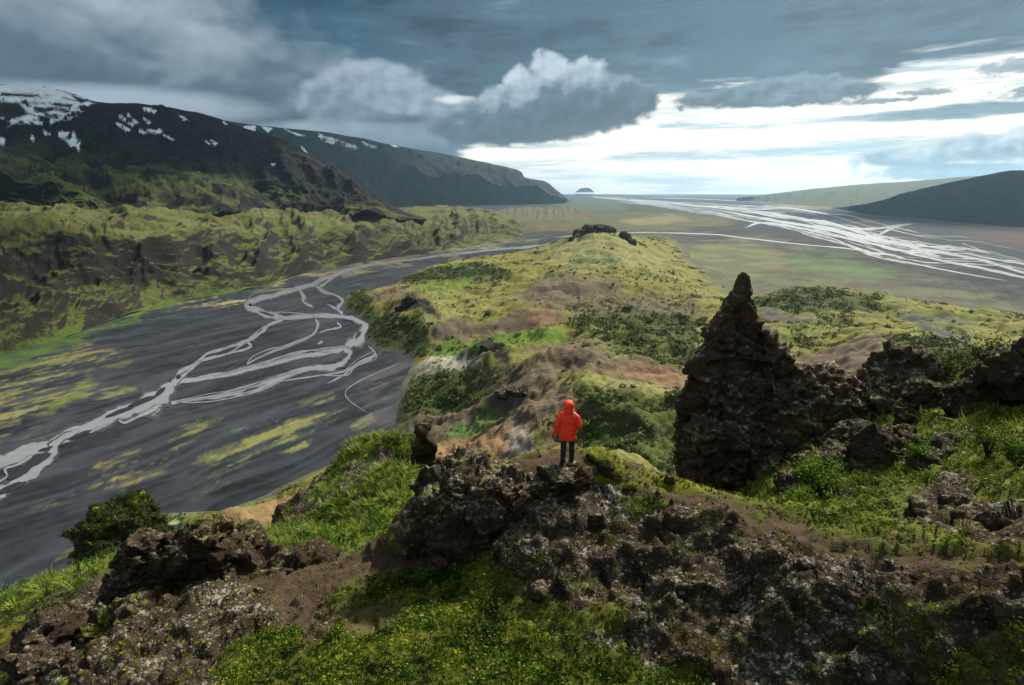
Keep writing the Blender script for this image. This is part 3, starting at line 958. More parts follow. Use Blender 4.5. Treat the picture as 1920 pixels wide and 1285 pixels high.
    # long blue ridge running out to the plain
    crest = [(330, 212, 'Y', 7600), (400, 222, 'Y', 7800), (470, 232, 'Y', 8000), (560, 241, 'Y', 8300), (640, 251, 'Y', 8700), (760, 275, 'Y', 9300), (880, 297, 'Y', 10000), (958, 314, 'Y', 10500), (978, 322, 'Y', 10600), (986, 332, 'Y', 10600), (1024, 341, 'Y', 10900), (1044, 357, 'Y', 11000), (1062, 372, 'Y', 11000)]
    cliff = [(330, 290, 'Y', 7000), (470, 300, 'Y', 7300), (640, 312, 'Y', 8000), (760, 325, 'Y', 8600), (880, 340, 'Y', 9200), (960, 350, 'Y', 9700), (1020, 360, 'Y', 10200), (1060, 374, 'Y', 10700)]
    foot = [(330, 398, 'z', -5), (500, 396, 'z', -5), (700, 391, 'z', -5), (800, 387, 'z', -5), (950, 382, 'z', -5), (1070, 378, 'z', -5)]
    G, tv = loft([foot, cliff, crest], 380, [50, 50, 8], back=[(2500, -250)])

    def m2col(V, row, nz, g, h):
        C = np.repeat(L3(32, 36, 42)[None], len(V), 0)
        n = fbm(V * np.array([1, 1, 2.2]), 420, 6, 0.62, 61)
        mixin(C, sm(n, -0.05, 0.3) * 0.7, L3(34, 38, 44))
        mixin(C, sm(row, 0.8, 0.2) * sm(-n, -0.1, 0.2) * 0.8, KIND['dgrass'])
        spots = [([(455, 236), (480, 236), (478, 248), (462, 246)], 1), ([(490, 236), (510, 240), (504, 250)], 1), ([(530, 240), (570, 256), (560, 256)], 1), ([(588, 248), (640, 266), (690, 278), (660, 276), (600, 262)], 1),
                 ([(676, 264), (710, 278), (690, 276)], 1), ([(560, 268), (576, 288), (568, 286)], 1), ([(730, 270), (750, 276), (738, 276)], 0.9), ([(500, 254), (512, 266), (504, 264)], 1), ([(640, 268), (670, 274), (650, 276)], 0.9)]
        return snowcol(V, row, nz, g, h, 0, spots, C)
    finish_hill('long_ridge', G, tv, mm, 150, 1300, 25, m2col, (600, 90), ridge_keep=2.0)

    # hills on the right
    foot = [(1555, 391, 'z', -4), (1620, 399, 'z', -4), (1700, 408, 'z', -4), (1800, 418, 'z', -4), (1920, 427, 'z', -4), (2100, 440, 'z', -4)]
    crest = [(1570, 390, 'z', 4), (1640, 379, 'Y', 5700), (1700, 360, 'Y', 5700), (1760, 346, 'Y', 5600), (1830, 331, 'Y', 5500), (1885, 320, 'Y', 5400), (1930, 318, 'Y', 5300), (2100, 312, 'Y', 5000)]
    G, tv = loft([foot, crest], 260, [80, 10], back=[(1500, -150)])
    finish_hill('dark_hill', G, tv, mm, 40, 500, 26, lambda V, r, a, g, h: np.repeat(L3(32, 34, 38)[None], len(V), 0) * (1 + 0.6 * fbm(V, 160, 5, 0.6, 71))[:, None], (220, 45), ridge_keep=1.0)
    foot = [(1380, 376, 'z', -4), (1450, 381, 'z', -4), (1560, 389, 'z', -4), (1700, 386, 'z', -4), (2100, 384, 'z', -4)]
    crest = [(1385, 371, 'Y', 13500), (1440, 364, 'Y', 13000), (1480, 359, 'Y', 12500), (1530, 353, 'Y', 12500), (1560, 350, 'Y', 12500), (1640, 343, 'Y', 12500), (1720, 338, 'Y', 12500), (1850, 328, 'Y', 12500), (2100, 322, 'Y', 12500)]
    G, tv = loft([foot, crest], 240, [46, 8], back=[(2500, -150)])
    finish_hill('pale_hill', G, tv, mm, 50, 900, 27, lambda V, r, a, g, h: np.repeat((KIND['dgrass'] * 0.6 + L3(80, 84, 90) * 0.4)[None], len(V), 0), (500, 50), ridge_keep=1.0)
    # table island far out
    foot = [(1078, 360.5, 'z', -4), (1098, 360.5, 'z', -4), (1116, 360.5, 'z', -4)]
    crest = [(1080, 360, 'Y', 26000), (1086, 354.5, 'Y', 26000), (1093, 352, 'Y', 26000), (1101, 351.5, 'Y', 26000), (1108, 354, 'Y', 26000), (1113, 360, 'Y', 26000)]
    G, tv = loft([foot, crest], 60, [12, 4], back=[(800, -60)])
    finish_hill('table_island', G, tv, mm, 8, 400, 28, lambda V, r, a, g, h: np.repeat(L3(70, 78, 74)[None], len(V), 0))


far_hills()


def make_haze():
    bm = bmesh.new()
    bmesh.ops.create_cube(bm, size=1.0)
    bmesh.ops.scale(bm, vec=(84000, 84000, 1620), verts=bm.verts)
    bmesh.ops.translate(bm, vec=(0, 0, 810 - 70), verts=bm.verts)
    me = bpy.data.meshes.new('haze')
    bm.to_mesh(me)
    bm.free()
    m = bpy.data.materials.new('haze')
    m.use_nodes = True
    t = m.node_tree
    t.nodes.clear()
    T = NT(t)
    o = T.node('ShaderNodeOutputMaterial')
    v = T.node('ShaderNodeVolumePrincipled')
    v.inputs['Color'].default_value = (0.42, 0.68, 0.92, 1)
    v.inputs['Density'].default_value = 1.7e-5
    v.inputs['Anisotropy'].default_value = 0.65
    t.links.new(v.outputs[0], o.inputs['Volume'])
    link('haze', me, m, kind='stuff', label='pale blue haze filling the valley air', cat='haze')


make_haze()


# ------------------------------------------------------------------ unseen clouds added sunward to shade the mountains, terrace and dark hill
def make_shade_clouds():
    m = bpy.data.materials.new('shade_cloud')
    m.use_nodes = True
    m.node_tree.nodes.clear()
    T = NT(m.node_tree)
    mo = T.node('ShaderNodeOutputMaterial')
    vp = T.node('ShaderNodeVolumePrincipled')
    vp.inputs['Color'].default_value = (0.92, 0.94, 0.96, 1)
    vp.inputs['Density'].default_value = 0.008
    m.node_tree.links.new(vp.outputs[0], mo.inputs['Volume'])
    V0, F0 = None, None
    bm = bmesh.new()
    bmesh.ops.create_icosphere(bm, subdivisions=5, radius=1.0)
    V0 = np.array([v.co[:] for v in bm.verts])
    F0 = np.array([[v.index for v in f.verts] for f in bm.faces])
    bm.free()
    for k, (x, y, rx, ry, zc, lab) in enumerate([(-2600, 2900, 1600, 1300, 2600, 'broad grey cloudbank added out of view to shade the snow-streaked mountain'), (-4300, 8600, 2500, 2400, 6200, 'long grey cloudbank added out of view to shade the far ridge'),
                                                 (-1150, 1000, 620, 520, 2300, 'small grey cloudbank added out of view to shade the green terrace'), (4300, 5200, 1300, 1500, 4600, 'grey cloudbank added out of view to shade the dark hill on the far bank')]):
        off = (zc - 350) / math.tan(SUN_EL)
        ox, oy = off * math.sin(SUN_AZ), off * math.cos(SUN_AZ)
        d = 1 + 0.7 * fbm(V0 * np.array([1, 1, 0.6]) + k * 9, 0.7, 5, 0.55, 900 + k)
        V = V0 * d[:, None] * np.array([rx, ry, 260]) + np.array([x + ox, y + oy, zc])
        V[:, 2] = np.maximum(V[:, 2], zc - 80 + 30 * fbm(V, 500, 3, 0.5, 5))
        me = np_mesh('shade_cloud', V, F0)
        link('shade_cloud', me, m, kind='stuff', label=lab, cat='shade_cloud')


make_shade_clouds()
# ------------------------------------------------------------------ hills between the ridge and the plain
def make_hills():
    # (px, py, z) seen points; world points (x, y, z) behind or between
    S = [  # shoreline and outside (negative = under the plain)
        (0, 1178, -2), (100, 1120, -2), (165, 1085, -2), (190, 1000, -3), (290, 960, -2), (420, 955, -2), (560, 893, -2), (640, 862, -2), (705, 835, -2), (738, 800, -2), (735, 760, -3), (745, 730, -2), (715, 715, -3), (765, 672, -1.5), (735, 664, -2), (690, 650, -2), (676, 632, -2), (690, 612, -2), (650, 592, -2), (640, 572, -2), (660, 548, -2), (740, 532, -2), (752, 520, -2),
        (780, 508, -1.5), (850, 488, -2), (930, 476, -2), (1000, 466, -2), (1060, 453, -3), (1180, 441, -6), (1300, 478, -1.5), (1360, 508, -1.5), (1410, 535, -2), (1420, 553, -1.5), (1520, 540, -4), (1650, 552, -4), (1780, 570, -3), (1920, 588, -2), (2050, 600, -2),
        # outer guards
        (-100, 1080, -40), (0, 1020, -40), (120, 950, -40), (300, 890, -40), (500, 820, -40), (620, 770, -40), (600, 640, -40), (560, 580, -40), (640, 520, -40), (820, 478, -40), (1040, 445, -40), (1400, 440, -30), (1520, 500, -40), (1750, 535, -40), (2000, 570, -40), (1150, 425, -60), (1150, 400, -60), (1600, 450, -60), (2000, 480, -60), (400, 560, -60), (0, 800, -60),
        # domed hill with the rock on top
        (1120, 436, 92), (1085, 452, 68), (1150, 442, 82), (1190, 460, 46), (1230, 482, 19), (1060, 475, 46), (1120, 470, 58), (1000, 480, 24), (950, 490, 22), (900, 498, 20), (820, 505, 13), (1120, 500, 44), (1200, 500, 40), (1280, 530, 14), (1020, 505, 34),
        # meadow and promontory
        (770, 522, 8), (850, 540, 12), (800, 545, 12), (720, 548, 20), (770, 560, 30), (690, 570, 14), (800, 575, 36), (840, 575, 20), (900, 560, 24), (740, 610, 20), (700, 625, 6), (790, 640, 14), (830, 612, 32), (840, 640, 16), (880, 615, 24), (940, 540, 26),
        # brown ridges in the middle
        (1000, 545, 44), (1060, 522, 50), (1140, 530, 50), (1180, 558, 42), (1060, 560, 44), (960, 590, 36), (1020, 595, 46), (1100, 600, 44), (1180, 600, 44), (1290, 570, 34), (1280, 620, 46), (1200, 650, 52),
        (900, 640, 20), (1000, 642, 26), (1060, 640, 32), (950, 655, 26), (840, 662, 16), (1140, 660, 60),
        # rock point, pale slope and plateau
        (908, 652, 50), (940, 668, 60), (860, 680, 30), (800, 705, 14), (880, 700, 40), (790, 740, 12), (830, 745, 24), (900, 725, 44), (960, 690, 66), (1040, 665, 74), (1100, 655, 78), (1150, 690, 84), (1250, 705, 84), (1290, 725, 86), (1180, 735, 90), (1060, 710, 80),
        (760, 780, 8), (820, 770, 26), (900, 760, 44), (970, 720, 68), (1000, 720, 76), (990, 760, 72), (930, 790, 54), (860, 820, 36), (780, 825, 14), (850, 850, 40), (900, 850, 52), (960, 820, 70), (1000, 800, 84), (1040, 780, 88), (1100, 760, 92), (1200, 755, 92), (1270, 760, 94), (1150, 820, 92), (1220, 850, 92), (1100, 850, 92), (1260, 880, 96), (960, 870, 78),
        # right side
        (1440, 575, 30), (1500, 550, 46), (1580, 556, 44), (1650, 578, 38), (1560, 590, 44), (1480, 610, 50), (1600, 620, 56), (1720, 590, 40), (1800, 600, 44), (1900, 610, 40), (1760, 630, 66), (1850, 640, 72), (1920, 640, 76), (1640, 648, 92), (1700, 665, 102), (1560, 650, 66), (1490, 650, 58), (1480, 690, 78), (1560, 705, 92), (1610, 715, 106), (1800, 680, 110), (1760, 710, 124), (1420, 640, 54), (2050, 640, 90), (1340, 600, 44), (1300, 660, 60), (1330, 760, 94), (1330, 560, 24),
        # foot of the ridge, left
        (420, 965, 6), (520, 940, 14), (600, 930, 34), (660, 880, 18), (700, 862, 12), (560, 960, 34), (460, 985, 26), (380, 1000, 22), (340, 1010, 16), (300, 1000, 8), (620, 960, 56), (250, 1040, 6), (100, 1160, 6), (40, 1190, 6),
    ]
    Wp = [(0, 70, 165), (25, 75, 165), (-25, 70, 150), (-50, 75, 120), (50, 80, 165), (80, 80, 175), (0, 120, 130), (50, 130, 130), (-50, 120, 90), (100, 130, 140), (150, 120, 150),
          (-80, 110, 60), (-120, 100, 35), (0, 200, 110), (60, 200, 112), (130, 200, 128), (-60, 200, 62), (-110, 180, 30), (220, 200, 130), (60, 270, 104), (-150, 150, 12), (-180, 130, 8), (-90, 60, 100), (90, 60, 185), (150, 70, 180), (-140, 60, 60), (-200, 80, 15)]
    P = np.array([at_z(*s) for s in S] + [np.array(w, float) for w in Wp])
    src = np.column_stack([np.arctan2(P[:, 0], P[:, 1]) * 2.6, np.log(np.hypot(P[:, 0], P[:, 1]))])
    R, Az, F = polar(62, 3600, 570, -50, 52, 580)
    z = tps(src, P[:, 2], np.column_stack([Az * 2.6, np.log(R)]), 0.0015)
    V = np.stack([R * np.sin(Az), R * np.cos(Az), z], -1)
    keep = z > -14
    V, F, used = drop_faces(V, F, keep)
    z0 = V[:, 2].copy()
    Rr = np.hypot(V[:, 0], V[:, 1])
    # relief: hummocks and gullies, smaller close to the water
    W2 = V.copy()
    W2[:, 2] = 0
    fade = sm(z0, -3, 22)
    wv = np.stack([fbm(W2, 130, 3, 0.5, 201), fbm(W2, 130, 3, 0.5, 202), np.zeros(len(V))], -1) * 60
    rdg = fbm(W2 + wv, 120, 6, 0.52, 203, ridged=True)
    hum = fbm(W2 + wv * 0.5, 42, 5, 0.55, 204)
    fine = fbm(W2, 14, 4, 0.55, 207, ridged=True)
    V[:, 2] += fade * ((rdg - 0.25) * 17.0 + hum * 9.0 + fine * 2.2) + (1 - fade) * hum * 1.2
    px, py = project(np.stack([V[:, 0], V[:, 1], z0], -1))
    Lw = np.stack([np.log(Rr) * 11, np.arctan2(V[:, 0], V[:, 1]) * 11, np.zeros(len(V))], -1)
    wob, jit = wobble(Lw, 1.0, 303)
    C = np.repeat(KIND['grass'][None], len(V), 0)
    n1 = fbm(W2, 90, 5, 0.6, 205)
    mixin(C, sm(n1, 0.0, 0.25) * 0.55, KIND['pale_grass'])
    mixin(C, sm(-n1, 0.05, 0.25) * 0.6, KIND['dgrass'])
    scn = fbm(W2, 60, 5, 0.65, 206)
    scr = sm(scn, 0.08, 0.25) * 0.7
    mixin(C, sm(-rdg, -0.02, 0.22) * 0.6, KIND['brown'] * 0.85)
    mixin(C, sm(-fine, -0.1, 0.3) * 0.45, KIND['dgrass'] * 0.8)
    pol = [
        ([(1000, 490), (1080, 455), (1120, 438), (1180, 455), (1260, 490), (1240, 520), (1100, 510)], 'pale_grass', 0.8, 0.05),
        ([(1076, 448), (1092, 432), (1130, 420), (1152, 434), (1128, 437), (1104, 444), (1086, 456)], 'rock', 1.0, 0),
        ([(1160, 436), (1178, 440), (1184, 456), (1168, 448)], 'rock', 1.0, 0),
        ([(1060, 482), (1150, 482), (1170, 494), (1140, 503), (1070, 498)], 'teal', 0.5, 0.2),
        ([(1090, 500), (1180, 498), (1300, 540), (1290, 580), (1180, 545)], 'grass', 0.6, 0.2),
        ([(748, 520), (800, 508), (900, 500), (960, 515), (900, 534), (820, 534), (756, 530)], 'scrub', 0.7, 0.9),
        ([(765, 540), (800, 530), (890, 526), (880, 546), (800, 552)], 'lush', 0.65, 0.1),
        ([(800, 552), (880, 546), (920, 570), (880, 610), (830, 600), (800, 575)], 'moss', 0.6, 0.15),
        ([(645, 575), (660, 550), (700, 545), (690, 590), (720, 610), (690, 625), (655, 600)], 'scrub', 0.8, 0.9),
        ([(690, 590), (740, 600), (815, 640), (800, 672), (740, 672), (690, 652), (676, 632)], 'scrub', 0.9, 0.95),
        ([(686, 545), (750, 538), (795, 556), (750, 572), (700, 568)], 'brown', 0.75, 0.1),
        ([(745, 580), (772, 555), (800, 566), (824, 606), (790, 592), (760, 594)], 'rock', 1.0, 0),
        ([(812, 612), (850, 602), (890, 622), (872, 642), (820, 646)], 'brown', 1.0, 0),
        ([(960, 566), (1000, 535), (1060, 518), (1150, 526), (1190, 560), (1100, 574), (990, 580)], 'brown', 0.85, 0.1),
        ([(1000, 545), (1080, 535), (1090, 548), (1010, 560)], 'rock', 0.7, 0),
        ([(880, 628), (960, 595), (1050, 578), (1060, 606), (980, 625), (900, 640)], 'brown', 0.95, 0.0),
        ([(985, 590), (1040, 580), (1044, 604), (1000, 610)], 'orange', 0.9, 0.0),
        ([(1040, 575), (1200, 562), (1300, 575), (1300, 600), (1180, 600), (1080, 600)], 'brown', 0.6, 0.3),
        ([(1070, 600), (1200, 590), (1300, 600), (1310, 690), (1200, 692), (1140, 655), (1080, 620)], 'scrub', 0.6, 0.75),
        ([(820, 655), (900, 638), (1060, 628), (1060, 656), (960, 658), (880, 668), (830, 672)], 'lush', 0.9, 0.3),
        ([(770, 695), (840, 664), (905, 672), (895, 700), (800, 722)], 'pale', 0.8, 0.1),
        ([(895, 648), (925, 643), (955, 664), (960, 690), (930, 678), (900, 668)], 'rock', 1.0, 0),
        ([(960, 690), (1035, 655), (1100, 642), (1165, 682), (1300, 698), (1300, 738), (1180, 742), (1100, 712), (1040, 700)], 'brown', 0.9, 0.05),
        ([(1120, 702), (1200, 700), (1300, 706), (1300, 728), (1200, 728)], 'orange', 0.75, 0.0),
        ([(735, 735), (800, 716), (950, 684), (958, 704), (900, 742), (800, 775), (748, 785)], 'scrub', 0.8, 0.85),
        ([(745, 795), (800, 766), (900, 754), (985, 700), (1005, 712), (995, 762), (930, 792), (850, 842), (820, 852), (735, 836)], 'brown', 1.0, 0.0),
        ([(830, 832), (930, 772), (990, 752), (965, 784), (880, 824)], 'lush', 0.9, 0.5),
        ([(810, 856), (960, 786), (1005, 786), (990, 852), (920, 890), (830, 892)], 'orange', 0.85, 0.0),
        ([(968, 800), (1000, 796), (1000, 850), (972, 872), (935, 866)], 'pale', 0.7, 0.0),
        ([(1000, 730), (1080, 735), (1090, 800), (1060, 840), (1000, 800)], 'brown', 0.6, 0.3),
        ([(1085, 755), (1300, 745), (1300, 900), (1150, 890), (1080, 835)], 'scrub', 0.75, 0.75),
        ([(1085, 728), (1300, 740), (1300, 756), (1180, 750)], 'pale_grass', 0.8, 0.1),
        ([(985, 700), (1040, 690), (1065, 760), (1020, 800), (950, 812), (925, 792)], 'brown', 0.9, 0.05),
        ([(1170, 556), (1310, 560), (1310, 602), (1190, 592)], 'brown', 0.7, 0.2),
        ([(905, 700), (960, 680), (1000, 700), (960, 740), (910, 745)], 'brown', 0.7, 0.2),
        ([(1410, 568), (1500, 543), (1600, 552), (1670, 580), (1560, 594), (1430, 590)], 'scrub', 0.7, 0.7),
        ([(1480, 682), (1560, 660), (1645, 642), (1668, 652), (1612, 722), (1560, 714)], 'brown', 1.0, 0.0),
        ([(1420, 586), (1530, 602), (1520, 618), (1430, 602)], 'ash', 0.9, 0.0),
        ([(1640, 594), (1780, 598), (1830, 622), (1700, 608)], 'ash', 0.85, 0.0),
        ([(1700, 618), (1760, 620), (1840, 652), (1800, 664), (1740, 642)], 'ash', 0.9, 0.0),
        ([(1740, 622), (1860, 626), (1930, 646), (1880, 668), (1800, 650)], 'moss', 0.9, 0.0),
        ([(1655, 650), (1720, 640), (1800, 662), (1860, 670), (1760, 730), (1690, 668)], 'scrub', 0.7, 0.8),
        ([(1480, 610), (1600, 600), (1640, 630), (1560, 655), (1480, 660)], 'grass', 0.6, 0.5),
        ([(330, 1010), (440, 975), (560, 935), (640, 905), (650, 918), (560, 965), (450, 1010), (350, 1030)], 'orange', 0.8, 0.0),
        ([(280, 975), (440, 950), (560, 910), (560, 930), (430, 975), (290, 1000)], 'lush', 0.6, 0.5),
        ([(270, 990), (340, 980), (330, 1030), (280, 1030)], 'pale', 0.6, 0.0),
        ([(600, 905), (640, 870), (720, 838), (770, 800), (790, 830), (700, 900), (640, 930)], 'brown', 0.9, 0.0),
        ([(-200, 1300), (0, 1180), (170, 1085), (260, 1040), (260, 1300)], 'scrub', 0.7, 0.6),
    ]
    for poly, k, w, sc in pol:
        c = cover(px, py, poly, wob, jit)
        mixin(C, c * w, KIND[k])
        scr += (sc - scr) * np.minimum(1, c * 1.2)
    mixin(C, sm(z0 + hum * 6, 7, 0) * 0.7, KIND['ash'] * 0.75)
    scr = scr * sm(z0 + hum * 6, 0, 6)
    me = np_mesh('valley_hills', V, F)
    N = normals_of(me)
    if N[:, 2].mean() < 0:
        me.flip_normals()
        N = -N
    bare = sm(rdg, -0.2, -0.5) * 0.0
    scr = scr * (0.35 + 0.65 * sm(scn, -0.22, 0.05))
    st = sm(N[:, 2], 0.84, 0.66)
    mixin(C, st * 0.55, KIND['rock'])
    scr = scr * (1 - st * 0.6)
    mixin(C, np.clip(scr, 0, 1) * 0.45, KIND['scrub'])
    add_col(me, 'Col', C)
    m = terrain_mat('hill_ground', (38, 9, 2.6), 1.6, 0.9, None, contrast=1.25)
    o = link('valley_hills', me, m, kind='structure')
    return V, N, np.clip(scr, 0, 1), F, C


HV, HN, HSCR, HF, HCOL = make_hills()


# ------------------------------------------------------------------ scatter (one point mesh + instances) for what nobody could count
def scatter(name, proto, pts, rot, scl, tint, label, cat):
    me = bpy.data.meshes.new(name)
    me.vertices.add(len(pts))
    me.vertices.foreach_set('co', np.asarray(pts, np.float32).ravel())
    for nm, tp, arr in (('rot', 'FLOAT_VECTOR', rot), ('scl', 'FLOAT_VECTOR', scl), ('tint', 'FLOAT_VECTOR', tint)):
        a = me.attributes.new(nm, tp, 'POINT')
        a.data.foreach_set('vector', np.asarray(arr, np.float32).ravel())
    o = link(name, me, None, kind='stuff', label=label, cat=cat)
    g = bpy.data.node_groups.new('scatter_' + name, 'GeometryNodeTree')
    g.interface.new_socket(name='Geometry', in_out='INPUT', socket_type='NodeSocketGeometry')
    g.interface.new_socket(name='Geometry', in_out='OUTPUT', socket_type='NodeSocketGeometry')
    gi = g.nodes.new('NodeGroupInput')
    go = g.nodes.new('NodeGroupOutput')
    ip = g.nodes.new('GeometryNodeInstanceOnPoints')
    oi = g.nodes.new('GeometryNodeObjectInfo')
    oi.inputs['Object'].default_value = proto
    oi.transform_space = 'ORIGINAL'
    oi.inputs['As Instance'].default_value = True
    na = []
    for nm in ('rot', 'scl'):
        q = g.nodes.new('GeometryNodeInputNamedAttribute')
        q.data_type = 'FLOAT_VECTOR'
        q.inputs['Name'].default_value = nm
        na.append(q)
    er = g.nodes.new('FunctionNodeEulerToRotation')
    g.links.new(na[0].outputs['Attribute'], er.inputs[0])
    g.links.new(gi.outputs[0], ip.inputs['Points'])
    g.links.new(oi.outputs['Geometry'], ip.inputs['Instance'])
    g.links.new(er.outputs[0], ip.inputs['Rotation'])
    g.links.new(na[1].outputs['Attribute'], ip.inputs['Scale'])
    g.links.new(ip.outputs[0], go.inputs[0])
    md = o.modifiers.new('scatter', 'NODES')
    md.node_group = g
    return o


def leaf_mat(name, transl=0.25, rough=0.6):
    m = bpy.data.materials.new(name)
    m.use_nodes = True
    t = m.node_tree
    T = NT(t)
    b = t.nodes['Principled BSDF']
    out = t.nodes['Material Output']
    at = T.node('ShaderNodeAttribute', attribute_name='tint', attribute_type='INSTANCER')
    T.put(b.inputs['Base Color'], at.outputs['Vector'])
    b.inputs['Roughness'].default_value = rough
    b.inputs['Specular IOR Level'].default_value = 0.12
    tr = T.node('ShaderNodeBsdfTranslucent')
    T.put(tr.inputs[0], at.outputs['Vector'])
    mx = T.node('ShaderNodeMixShader')
    mx.inputs[0].default_value = transl
    t.links.new(b.outputs[0], mx.inputs[1])
    t.links.new(tr.outputs[0], mx.inputs[2])
    t.links.new(mx.outputs[0], out.inputs[0])
    return m


LEAF = leaf_mat('leaf')


def leaf_cluster(name, n, seed, up=0.6, size=0.28, dome=True):
    rng = np.random.default_rng(seed)
    V, F = [], []
    for k in range(n):
        d = rng.normal(0, 1, 3)
        d[2] = abs(d[2]) * up + 0.05
        d /= np.linalg.norm(d)
        c = d * rng.uniform(0.25, 1.0)
        a = np.cross(d, rng.normal(0, 1, 3))
        a /= np.linalg.norm(a) + 1e-9
        b = np.cross(d, a) * 0.55 + d * rng.normal(0, 0.6)
        s = size * rng.uniform(0.6, 1.3)
        i = len(V)
        V += [c - a * s, c + b * s * 0.55, c + a * s, c - b * s * 0.55]
        F.append((i, i + 1, i + 2, i + 3))
    return np_mesh(name, np.array(V), np.array(F), False)


def lumpy(name, sub, amp, seed):
    bm = bmesh.new()
    bmesh.ops.create_icosphere(bm, subdivisions=sub, radius=1.0)
    rng = np.random.default_rng(seed)
    for v in bm.verts:
        v.co *= 1 + amp * rng.normal()
        v.co.z = max(v.co.z, -0.25) * 0.8
    me = bpy.data.meshes.new(name)
    bm.to_mesh(me)
    bm.free()
    return me


def sample_faces(V, F, weight, n, rng):
    """n points on quads F chosen with probability area * weight"""
    a, b, c, d = (V[F[:, k]] for k in range(4))
    ar = 0.5 * np.linalg.norm(np.cross(c - a, d - b), axis=1)
    w = ar * weight[F].mean(1)
    cs = np.cumsum(w)
    k = np.searchsorted(cs, rng.random(n) * cs[-1])
    k = np.minimum(k, len(F) - 1)
    u, v = rng.random((2, n, 1))
    p = (a[k] * (1 - u) + b[k] * u) * (1 - v) + (d[k] * (1 - u) + c[k] * u) * v
    return p, F[k]


def hill_scrub():
    rng = np.random.default_rng(8)
    R = np.hypot(HV[:, 0], HV[:, 1])
    w = HSCR ** 1.5 * (0.06 + sm(fbm(HV, 26, 4, 0.65, 210), -0.12, 0.2)) * np.minimum(1, (500 / R) ** 1.1) * (HV[:, 2] > 0.5)
    n = 60000
    p, f = sample_faces(HV, HF, w, n, rng)
    s = rng.lognormal(0, 0.55, n) * 0.72 * (1 + np.hypot(p[:, 0], p[:, 1]) / 1800)
    scl = np.stack([s, s, s * 0.8], -1)
    rot = np.stack([rng.normal(0, 0.2, n), rng.normal(0, 0.2, n), rng.random(n) * 6.28], -1)
    t = rng.random((n, 1))
    tint = L3(62, 80, 36)[None] * (1 - t) + L3(112, 124, 58)[None] * t
    tint *= rng.uniform(0.7, 1.25, (n, 1))
    pr = link('birch_bush', leaf_cluster('birch_bush', 44, 5, 1.0, 0.34), LEAF, kind='stuff', label='low rounded birch bush on the valley hillside', cat='bush')
    q = int(np.argmin(np.abs(R - 420) + 500 * (HSCR < 0.6)))
    pr.location = HV[q]
    scatter('birch_scrub', pr, p, rot, scl, tint, 'dark green birch scrub dotted over the valley hills', 'scrub')


hill_scrub()
# ------------------------------------------------------------------ the ridge in the foreground
NEAR_S = [  # (px, py, forward distance)
    (300, 1285, 8.8), (480, 1285, 8.7), (700, 1285, 8.3), (960, 1285, 8.2), (1200, 1285, 8.2), (1450, 1285, 8.0), (1700, 1285, 7.4), (1920, 1285, 6.8),
    (450, 1185, 10.2), (640, 1170, 10.3), (800, 1160, 10.0), (960, 1150, 10.0), (650, 1085, 12.0), (720, 1062, 12.6), (780, 1052, 12.3), (560, 1105, 11.8), (400, 1140, 11.2), (560, 1060, 13.6), (640, 1055, 13.6),
    (1080, 1200, 9.2), (1080, 1050, 10.8), (1080, 960, 11.9), (1085, 908, 12.8), (1250, 1150, 9.5), (1250, 1000, 11.2), (1250, 922, 12.5), (1400, 1150, 9.2), (1400, 1050, 10.2), (1400, 958, 11.7), (1560, 1008, 10.3), (1560, 1100, 9.1), (1560, 1200, 8.3), (1720, 1045, 9.1), (1720, 1150, 8.1), (1900, 1050, 8.4), (1900, 1150, 7.5),
    (940, 1010, 11.7), (960, 945, 12.6), (880, 1045, 11.8), (990, 1080, 10.7), (900, 1100, 10.9),
    (1060, 868, 13.4), (980, 862, 13.7), (1130, 850, 14.0), (1172, 888, 13.3), (900, 885, 13.3), (830, 872, 13.7), (1100, 852, 14.0), (950, 868, 13.9),
    (1290, 908, 12.9), (1340, 925, 12.6), (1400, 942, 12.2),
    (1500, 955, 13.2), (1600, 1005, 11.0), (1620, 950, 13.5), (1700, 905, 15.0), (1800, 855, 16.0), (1900, 900, 12.6), (1900, 810, 16.0), (1900, 710, 20.0), (1790, 770, 20.0), (1840, 705, 25.0), (1650, 855, 19.0), (1560, 885, 18.5), (1510, 905, 18.5), (1700, 800, 22.0), (1740, 745, 27.0), (1850, 955, 11.2), (1700, 995, 10.8), (1920, 1000, 9.4), (2000, 700, 18.0), (2000, 900, 11.0),
    (650, 1040, 22.0), (600, 1000, 27.0), (700, 1000, 25.0), (760, 960, 27.0), (770, 890, 33.0), (700, 905, 35.0), (740, 840, 44.0), (800, 862, 42.0), (650, 890, 44.0), (565, 960, 38.0), (520, 1010, 31.0), (610, 930, 40.0),
    (270, 1120, 12.3), (180, 1190, 11.2), (350, 1075, 13.5), (450, 1055, 14.0), (520, 1070, 14.0), (100, 1240, 10.6),
    (60, 1190, 26.0), (200, 1085, 28.0), (150, 1120, 27.0), (0, 1245, 21.0), (300, 1050, 23.0), (400, 1015, 26.0), (120, 1150, 22.0), (-100, 1285, 20.0),
]
